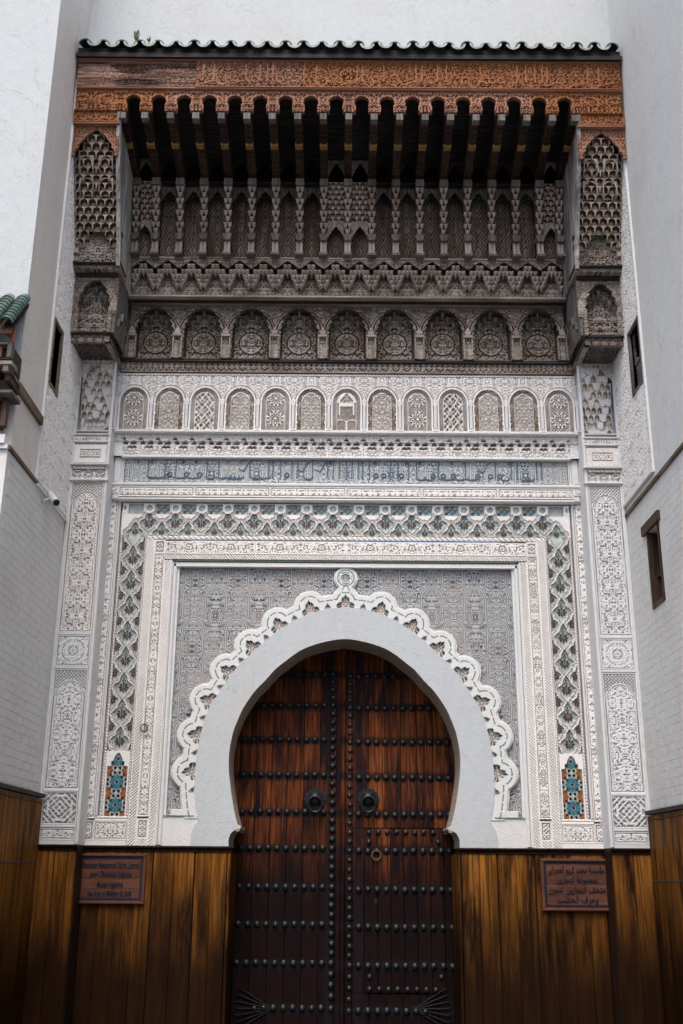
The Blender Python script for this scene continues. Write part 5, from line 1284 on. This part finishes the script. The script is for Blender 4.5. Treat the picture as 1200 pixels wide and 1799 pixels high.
def building(s):
    left = s < 0
    t = thing('side_building', 'limewashed house left of the gateway, whose corner carries the green tiled hood' if left else
              'limewashed house right of the gateway, with a narrow timber window in its brick wall', 'building', (s * 3.3, -1.5, 0), 'houses flanking the alley')
    X = s * XW; w = lambda px, py: onX(px, py, X)
    # window in the carved return
    pts_ = [w(93, 557), w(107, 593), w(86, 672), w(95, 690)] if left else [w(1124, 560), w(1106, 592), w(1131, 668), w(1118, 688)]
    wy0 = (pts_[0][0] + pts_[2][0]) / 2; wy1 = (pts_[1][0] + pts_[3][0]) / 2; wz1 = (pts_[0][1] + pts_[1][1]) / 2; wz0 = (pts_[2][1] + pts_[3][1]) / 2
    wy0, wy1 = min(wy0, wy1), max(wy0, wy1)
    wy0 = max(wy0, (-1.44 if left else -1.36) + .02)
    print('win', s, wy0, wy1, wz0, wz1)
    YN = w(56, 460)[0] if left else -13.0
    yr = -1.44 if left else -1.36                                           # near edge of the carved return
    zt_ = w(112, 911)[1] if left else w(1096, 913)[1]    # incised trim line
    zw = w(0, 1378)[1] if left else w(1200, 1415)[1]     # top of the side panelling
    holes = [(wy0, wy1, wz0, wz1)]
    if not left:
        L = [w(1138, 940), w(1157, 914), w(1170, 1054), w(1148, 1071)]
        nz1 = (L[0][1] + L[1][1]) / 2; nz0 = (L[2][1] + L[3][1]) / 2; nya = (L[1][0] + L[2][0]) / 2; nyb = (L[0][0] + L[3][0]) / 2
        print('narrow', nya, nyb, nz0, nz1, 'trim', zt_)
    xa, xb = sorted((X, X + s * .35))
    holed(t, xa, xb, YN, .6, zt_ + .02, ZTOP, holes, MPB if left else MWALL)
    if not left: box('house_mass', X + .36, X + 3.5, YN, .6, 0, ZTOP, MWALL, t)
    if left: # front face towards the street
        box('front_wall', -6.5, X - .35, YN, YN + .4, zt_ + .02, ZTOP, MWALL2, t)
        box('front_skin', -6.5, X - .0005, YN - .012, YN - .0005, zt_ + .5, ZTOP, MWALL2, t)
    # brick lower wall, limewashed
    YL = w(3, 880)[0] if left else -13.0
    lowh = [] if left else [(nya, nyb, nz0, nz1)]
    holed(t, *sorted((X + s * .0, X + s * .35)), YL, .6, 0, zt_, lowh, MBRK, 'lower_wall')
    if left: box('lower_front_wall', -6.5, X - .35, YL, YL + .3, 0, zt_, MBRK, t)
    bw_, bh = .235, .075; q = MB(); q.bev(-.5, .5, 0, 1, -.5, .5, .02)
    bm = mesh_p('brick', [(X_ * 1, y * 1, z_) for X_, y, z_ in q.v], q.f)
    rows = int((zt_ - .03 - zw) / bh); ylim = -2.75 if left else -2.5; cnt = 0
    for j in range(rows):
        z = zw + .02 + (j + .5) * bh; y = -.36 - (0 if j % 2 else bw_ / 2)
        k = 0
        while y - bw_ > max(ylim, YL):
            if cnt < 298 and not any(h[0] - .06 < y < h[1] + bw_ + .06 and h[2] - .05 < z < h[3] + .12 for h in lowh):
                add('brick', bm, MBRK, t, loc=(X - s * ((.0035 if left else .002) + random.uniform(-.0005, .0005)), y - bw_ / 2, z), scale=(bw_ - .006, .010, bh - (.006 if left else .004)), rot=(0, 0, -s * math.pi / 2)); cnt += 1
            y -= bw_
    # trim line
    q = MB(); q.box(*sorted((X - s * .022, X + s * .01)), YL, -.33, zt_ - .018, zt_ + .018); q.build('trim_strip', MBRN, t)
    # carved return panel with border
    fr = lambda: ((X, 0, 0), (0, 1, 0), (0, 0, 1), (-s, 0, 0))
    zc = zt_ + (.0 if left else .12); ztop_ = Z(150, -1.4)
    def ret(u, v, W, H):
        y = yr + u; z = zc + v; hole = (y > wy0 - .035) & (y < wy1 + .035) & (z > wz0 - .035) & (z < wz1 + .035)
        h = arab(y + .7, v, .16, .2, .05, 81); h = np.where((u < .015) | ((u > .11) & (u < .125)), 1, h); h = np.where((u > .02) & (u < .105), arab(u, v, .0525, .12, .024, 83), h)
        h = np.where((u > .40) & (u < .42), 1, h)
        return dict(h=h, mask=~hole)
    hf('carved_return', yr, YP, zc, ztop_, .018, ret, MPC, t, depth=.014, res=.0085, back=.018, frame=fr())
    q = MB(); q.box(*sorted((X - s * .022, X)), yr - .03, yr - .002, zc - .03, ztop_); q.box(*sorted((X - s * .03, X)), yr, YP, zc - .03, zc - .002); q.build('return_border', MP, t)
    # window: reveal, wooden frame, grille
    f = MB(); fo = .035; xo = (X - s * .025, X + s * .12)
    f.box(*sorted(xo), wy0 - .034, wy0, wz0 - .034, wz1 + .034); f.box(*sorted(xo), wy1, wy1 + .034, wz0 - .034, wz1 + .034)
    f.box(*sorted(xo), wy0, wy1, wz1, wz1 + .034); f.box(*sorted(xo), wy0, wy1, wz0 - .034, wz0)
    win = f.build('window', MBRN if left else MGREYZ, t)
    q = MB(); q.box(*sorted((X + s * .16, X + s * .17)), wy0, wy1, wz0, wz1); q.build('pane', MGLS, win)
    q = MB(); n = 7
    for i in range(1, n): y = wy0 + (wy1 - wy0) * i / n; q.tube([(X + s * .07, y, wz0), (X + s * .07, y, wz1 - (0 if left else .1))], .008, 5)
    for i in range(1, 12): z = wz0 + (wz1 - wz0) * i / 12; q.tube([(X + s * .075, wy0, z), (X + s * .075, wy1, z)], .006, 5)
    q.build('grille', MDARKW, win)
    if not left:  # horseshoe head board with toothed edge
        cy = (wy0 + wy1) / 2; hw_ = (wy1 - wy0) / 2
        hf('arched_board', wy0, wy1, wz0 + .30, wz1, -.02, lambda u, v, W, H: dict(h=np.ones_like(u), mask=~((np.hypot((u - W / 2), (v - H * .62) * .75) < W * .44 + .006 * np.sin(np.arctan2(v - H * .62, u - W / 2) * 30)) | ((v < H * .62) & (np.abs(u - W / 2) < W * .40 + .006 * np.sin(v * 150)) & (v > .05)))), MGREYZ, win, res=.008, back=.02, frame=fr())
        hf('shutter', wy0, wy1, wz0, wz0 + .34, -.03, lambda u, v, W, H: lat(u, v, .05, .5), MGREYZ, win, depth=.01, res=.012, back=.02, frame=fr())
        # narrow window below with timber lintel
        q = MB(); q.box(X - .03, X + .2, nya - .06, nyb + .10, nz1 + .001, nz1 + .095); q.build('lintel', MDARKW, t)
        f = MB(); c = .04
        f.box(X - .012, X + .10, nya, nya + c, nz0, nz1); f.box(X - .012, X + .10, nyb - c, nyb, nz0, nz1); f.box(X - .012, X + .10, nya + c, nyb - c, nz0, nz0 + c)
        w2 = f.build('window', MDARKW, t); q = MB(); zc2 = nz0 + (nz1 - nz0) * .42
        q.box(X + .05, X + .09, nya + c, nyb - c, zc2 - .015, zc2 + .015); q.box(X + .085, X + .10, nya + c, nyb - c, nz0 + c, nz1 - .2); q.build('shutter', MDARKW, w2)
        q = MB(); q.box(X + .2, X + .21, nya, nyb, nz0, nz1); q.build('dark_opening', MSEAL, w2)
    # side panelling
    e = np.arange(-.34, (YL + .02) if left else -3.6, -.19); 
    for a, b in zip(e[:-1], e[1:]):
        q = MB(); q.raw([(X - s * .045, b + .002, 0), (X - s * .045, a - .002, 0), (X - s * .045, a - .002, zw - .05), (X - s * .045, b + .002, zw - .05), (X - s * .0, b + .002, 0), (X - s * .0, a - .002, 0), (X - s * .0, a - .002, zw - .05), (X - s * .0, b + .002, zw - .05)], BOXF)
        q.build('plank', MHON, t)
    ye = e[-1]
    q = MB(); q.box(*sorted((X - s * .065, X)), ye, -.34, zw - .035, zw); q.build('top_rail', MDK, t)
    nl = MB(); nl.tube([(0, 0, 0), (-s * .008, 0, 0)], [.011, .006], 6); nm = nl.mesh('nail')
    for zz in (zw - .085, zw - .62):
        y = -.38
        while y > ye: add('nail', nm, MIRON, t, loc=(X - s * .045, y, zz + random.uniform(-.004, .004))); y -= .055
    if left:
        # timber let into the wall below the hood
        a, b = w(22, 655), w(69, 745); c = w(62, 690); zb_ = w(69, 748)[1]; zt2 = w(66, 728)[1]
        q = MB(); q.box(X - .02, X + .035, YN - .02, b[0], zb_ , zb_ + .085); q.build('timber', MBRN, t)
        # pilaster ledge and niched front of the lower wall
        q = MB(); q.box(X - .9, X - .02, YL - .05, YL - .001, zt_ + .02, zt_ + .10); q.box(X - .9, X + .005, YL - .03, YL - .001, zt_ - .02, zt_ + .02); q.build('ledge', MP, t)
        for k in range(14):
            z = zt_ - .17 - k * .12; q = MB(); q.bev(X - .62, X - .10, YL - .03, YL - .001, z, z + .085, .008); q.build('panel_block', MP, t)
    return t
bl = building(-1); br = building(1)
# ------------------------------------------------------------------ green tiled hood on the left house
YN = onX(56, 460, -XW)[0]
hy1 = YN - .02; XH = onY(55, 524, hy1)[0] - .012
hz1 = onY(50, 528, hy1)[1]; hy0, hz0 = onX(20, 570, XH)
hood = thing('tiled_hood', 'small timber hood roofed with green glazed tiles, projecting from the left house', 'hood', (XH - .5, hy1, hz0))
print('hood', hy0, hy1, hz0, hz1)
ht = MB(); n_ = 8
def htile(r, L, th):
    V = []; ns = 8
    for y, rs in ((0, 1.0), (L, .86)):
        for rr in (r, r - th):
            for k in range(ns + 1): a = math.pi * k / ns; V.append((rr * rs * math.cos(a), y, rr * rs * math.sin(a)))
    n = ns + 1; F = []
    for k in range(ns): F += [(k, k + 1, n + k + 1, n + k), (2 * n + k, 2 * n + k + 1, k + 1, k), (n + k, n + k + 1, 3 * n + k + 1, 3 * n + k)]
    F += [(0, n, 3 * n, 2 * n), (n - 1, 2 * n - 1, 4 * n - 1, 3 * n - 1)]
    return mesh_p('roof_tile', V, F, smooth=False)
nc = 9; Ls = math.hypot(hy1 - hy0, hz1 - hz0); step = Ls / nc; tl = htile(.062, step * 1.35, .012); an = math.atan2(hz1 - hz0, hy1 - hy0)
for c in range(5):
    for k in range(nc):
        f = k / nc; add('roof_tile', tl, MGT, hood, loc=(XH - .05 - c * .135, hy0 + (hy1 - hy0) * f, hz0 + (hz1 - hz0) * f - .0 + .012), rot=(an - .07, 0, random.uniform(-.03, .03)))
q = MB(); q.raw([(XH - .75, hy0 + .03, hz0 - .03), (XH, hy0 + .03, hz0 - .03), (XH, hy1, hz1 - .03), (XH - .75, hy1, hz1 - .03), (XH - .75, hy0 + .03, hz0 - .07), (XH, hy0 + .03, hz0 - .07), (XH, hy1, hz1 - .07), (XH - .75, hy1, hz1 - .07)], BOXF); q.build('roof_board', MDARKW, hood)
zz = lambda py: onX(12, py, XH)[1] - (0)
ya = hy0 + .10
def hb(nm, x0, x1, y0, y1, pb, ptp, mat, b=.006): z0, z1 = onY(12, pb, y0)[1], onY(12, ptp, y0)[1]; q = MB(); q.bev(XH - x1, XH - x0, y0, y1, z0, z1, b); return q.build(nm, mat, hood)
z0, z1 = onY(12, 600, ya)[1], onY(12, 577, ya)[1]
hf('arched_fascia', XH - .75, XH, z0, z1, ya, lambda u, v, W, H: dict(h=np.ones_like(u), mask=~(np.hypot(((u - .03) % .24) - .12, (v + .02) * 1.0) < .10)), MORG, hood, res=.012, back=.03)
hb('post', .0, .045, ya - .01, ya + .06, 628, 601, MGREYZ); hb('beam', .046, .75, ya, ya + .06, 604, 601, MGREY)
hb('panel', .10, .40, ya + .012, ya + .05, 626, 606, MRED, .02); hb('panel', .45, .75, ya + .012, ya + .05, 626, 606, MRED, .02)
hb('cornice', -.03, .75, ya - .06, ya + .1, 640, 633, MGREY); hb('cornice', -.015, .75, ya - .03, ya + .1, 632, 628.5, MBLK)
hb('bracket', .0, .05, ya - .05, ya + .3, 652, 641, MGREYZ); hb('bracket', .24, .29, ya - .05, ya + .3, 652, 641, MGREYZ)
hb('bracket', .0, .04, ya - .0, ya + .3, 668, 653, MDARKW); hb('cornice', -.02, .75, ya + .05, ya + .3, 690, 684, MGREYZ)
hb('post', .04, .09, ya + .15, ya + .2, 748, 691, MDARKW); hb('post', .20, .24, ya + .15, ya + .2, 748, 691, MBLK)
z0, z1 = onY(12, 748, ya + .2)[1], onY(12, 604, ya + .2)[1]
q = MB(); q.box(XH - .75, XH - .01, ya + .06, hy1, z1 - .02, z1 + .3) if 0 else q.box(XH - .75, XH - .1, ya + .22, hy1, z0, z1 - .5); q.box(XH - .75, XH - .01, ya + .07, hy1, onY(12, 640, ya)[1], onY(12, 604, ya)[1]); q.build('bay_body', MDARKW, hood)
# ------------------------------------------------------------------ security camera on the left wall
cyy, czz = -1.08, onY(92, 878, -1.08)[1]
cc = thing('security_camera', 'small white bullet security camera on a bracket on the left wall', 'camera', (-XW, cyy, czz))
q = MB(); p3_ = onX(75, 879, -XW + .01); q.tube([(-XW, p3_[0], p3_[1]), (-XW + .02, p3_[0], p3_[1])], .03, 10); q.tube([(-XW + .02, p3_[0], p3_[1]), (-XW + .06, -1.12, czz - .0)], .010, 8); q.build('bracket', MCAM, cc)
q = MB(); p1 = onY(86, 866, -1.02); p2_ = onY(99, 883, -1.20); a_ = Vector((p1[0], -1.02, p1[1])); b_ = Vector((p2_[0], -1.20, p2_[1])); a2 = a_
q.tube([a_, a_ + (b_ - a_) * .02, b_], [.026, .036, .038], 14); body = q.build('housing', MCAM, cc, smooth=False)
q = MB(); dv = (b_ - a_).normalized(); q.tube([b_ + dv * .001, b_ + dv * .006], .030, 14); q.build('lens', MGLS, body)
q = MB(); q.tube([a_ + Vector((0, 0, .012)), b_ + dv * .035 + Vector((0, 0, .012))], [.038, .042], 14); 
q.build('sun_shield', MCAM, body) if 0 else None

# ------------------------------------------------------------------ unseen house added behind the viewer to cut low sky light
oh = thing('blocker_house', 'unseen plain beige house added opposite the gateway to shade its lower part', 'house', (0, -19, 0))
q = MB(); q.box(-9, 9, -26, -18.5, 0, 8.5); q.build('wall', MPB, oh); q = MB(); q.box(-9.1, 9.1, -26.1, -18.3, 8.502, 8.7); q.build('blocker_parapet', MPB, oh)  # wall and parapet of the added unseen house
for x in (-6, -2, 2, 6):
    for z in (1.0, 4.6): q = MB(); q.box(x - .5, x + .5, -18.499, -18.46, z, z + 1.6); q.build('window', MDARKW, oh)
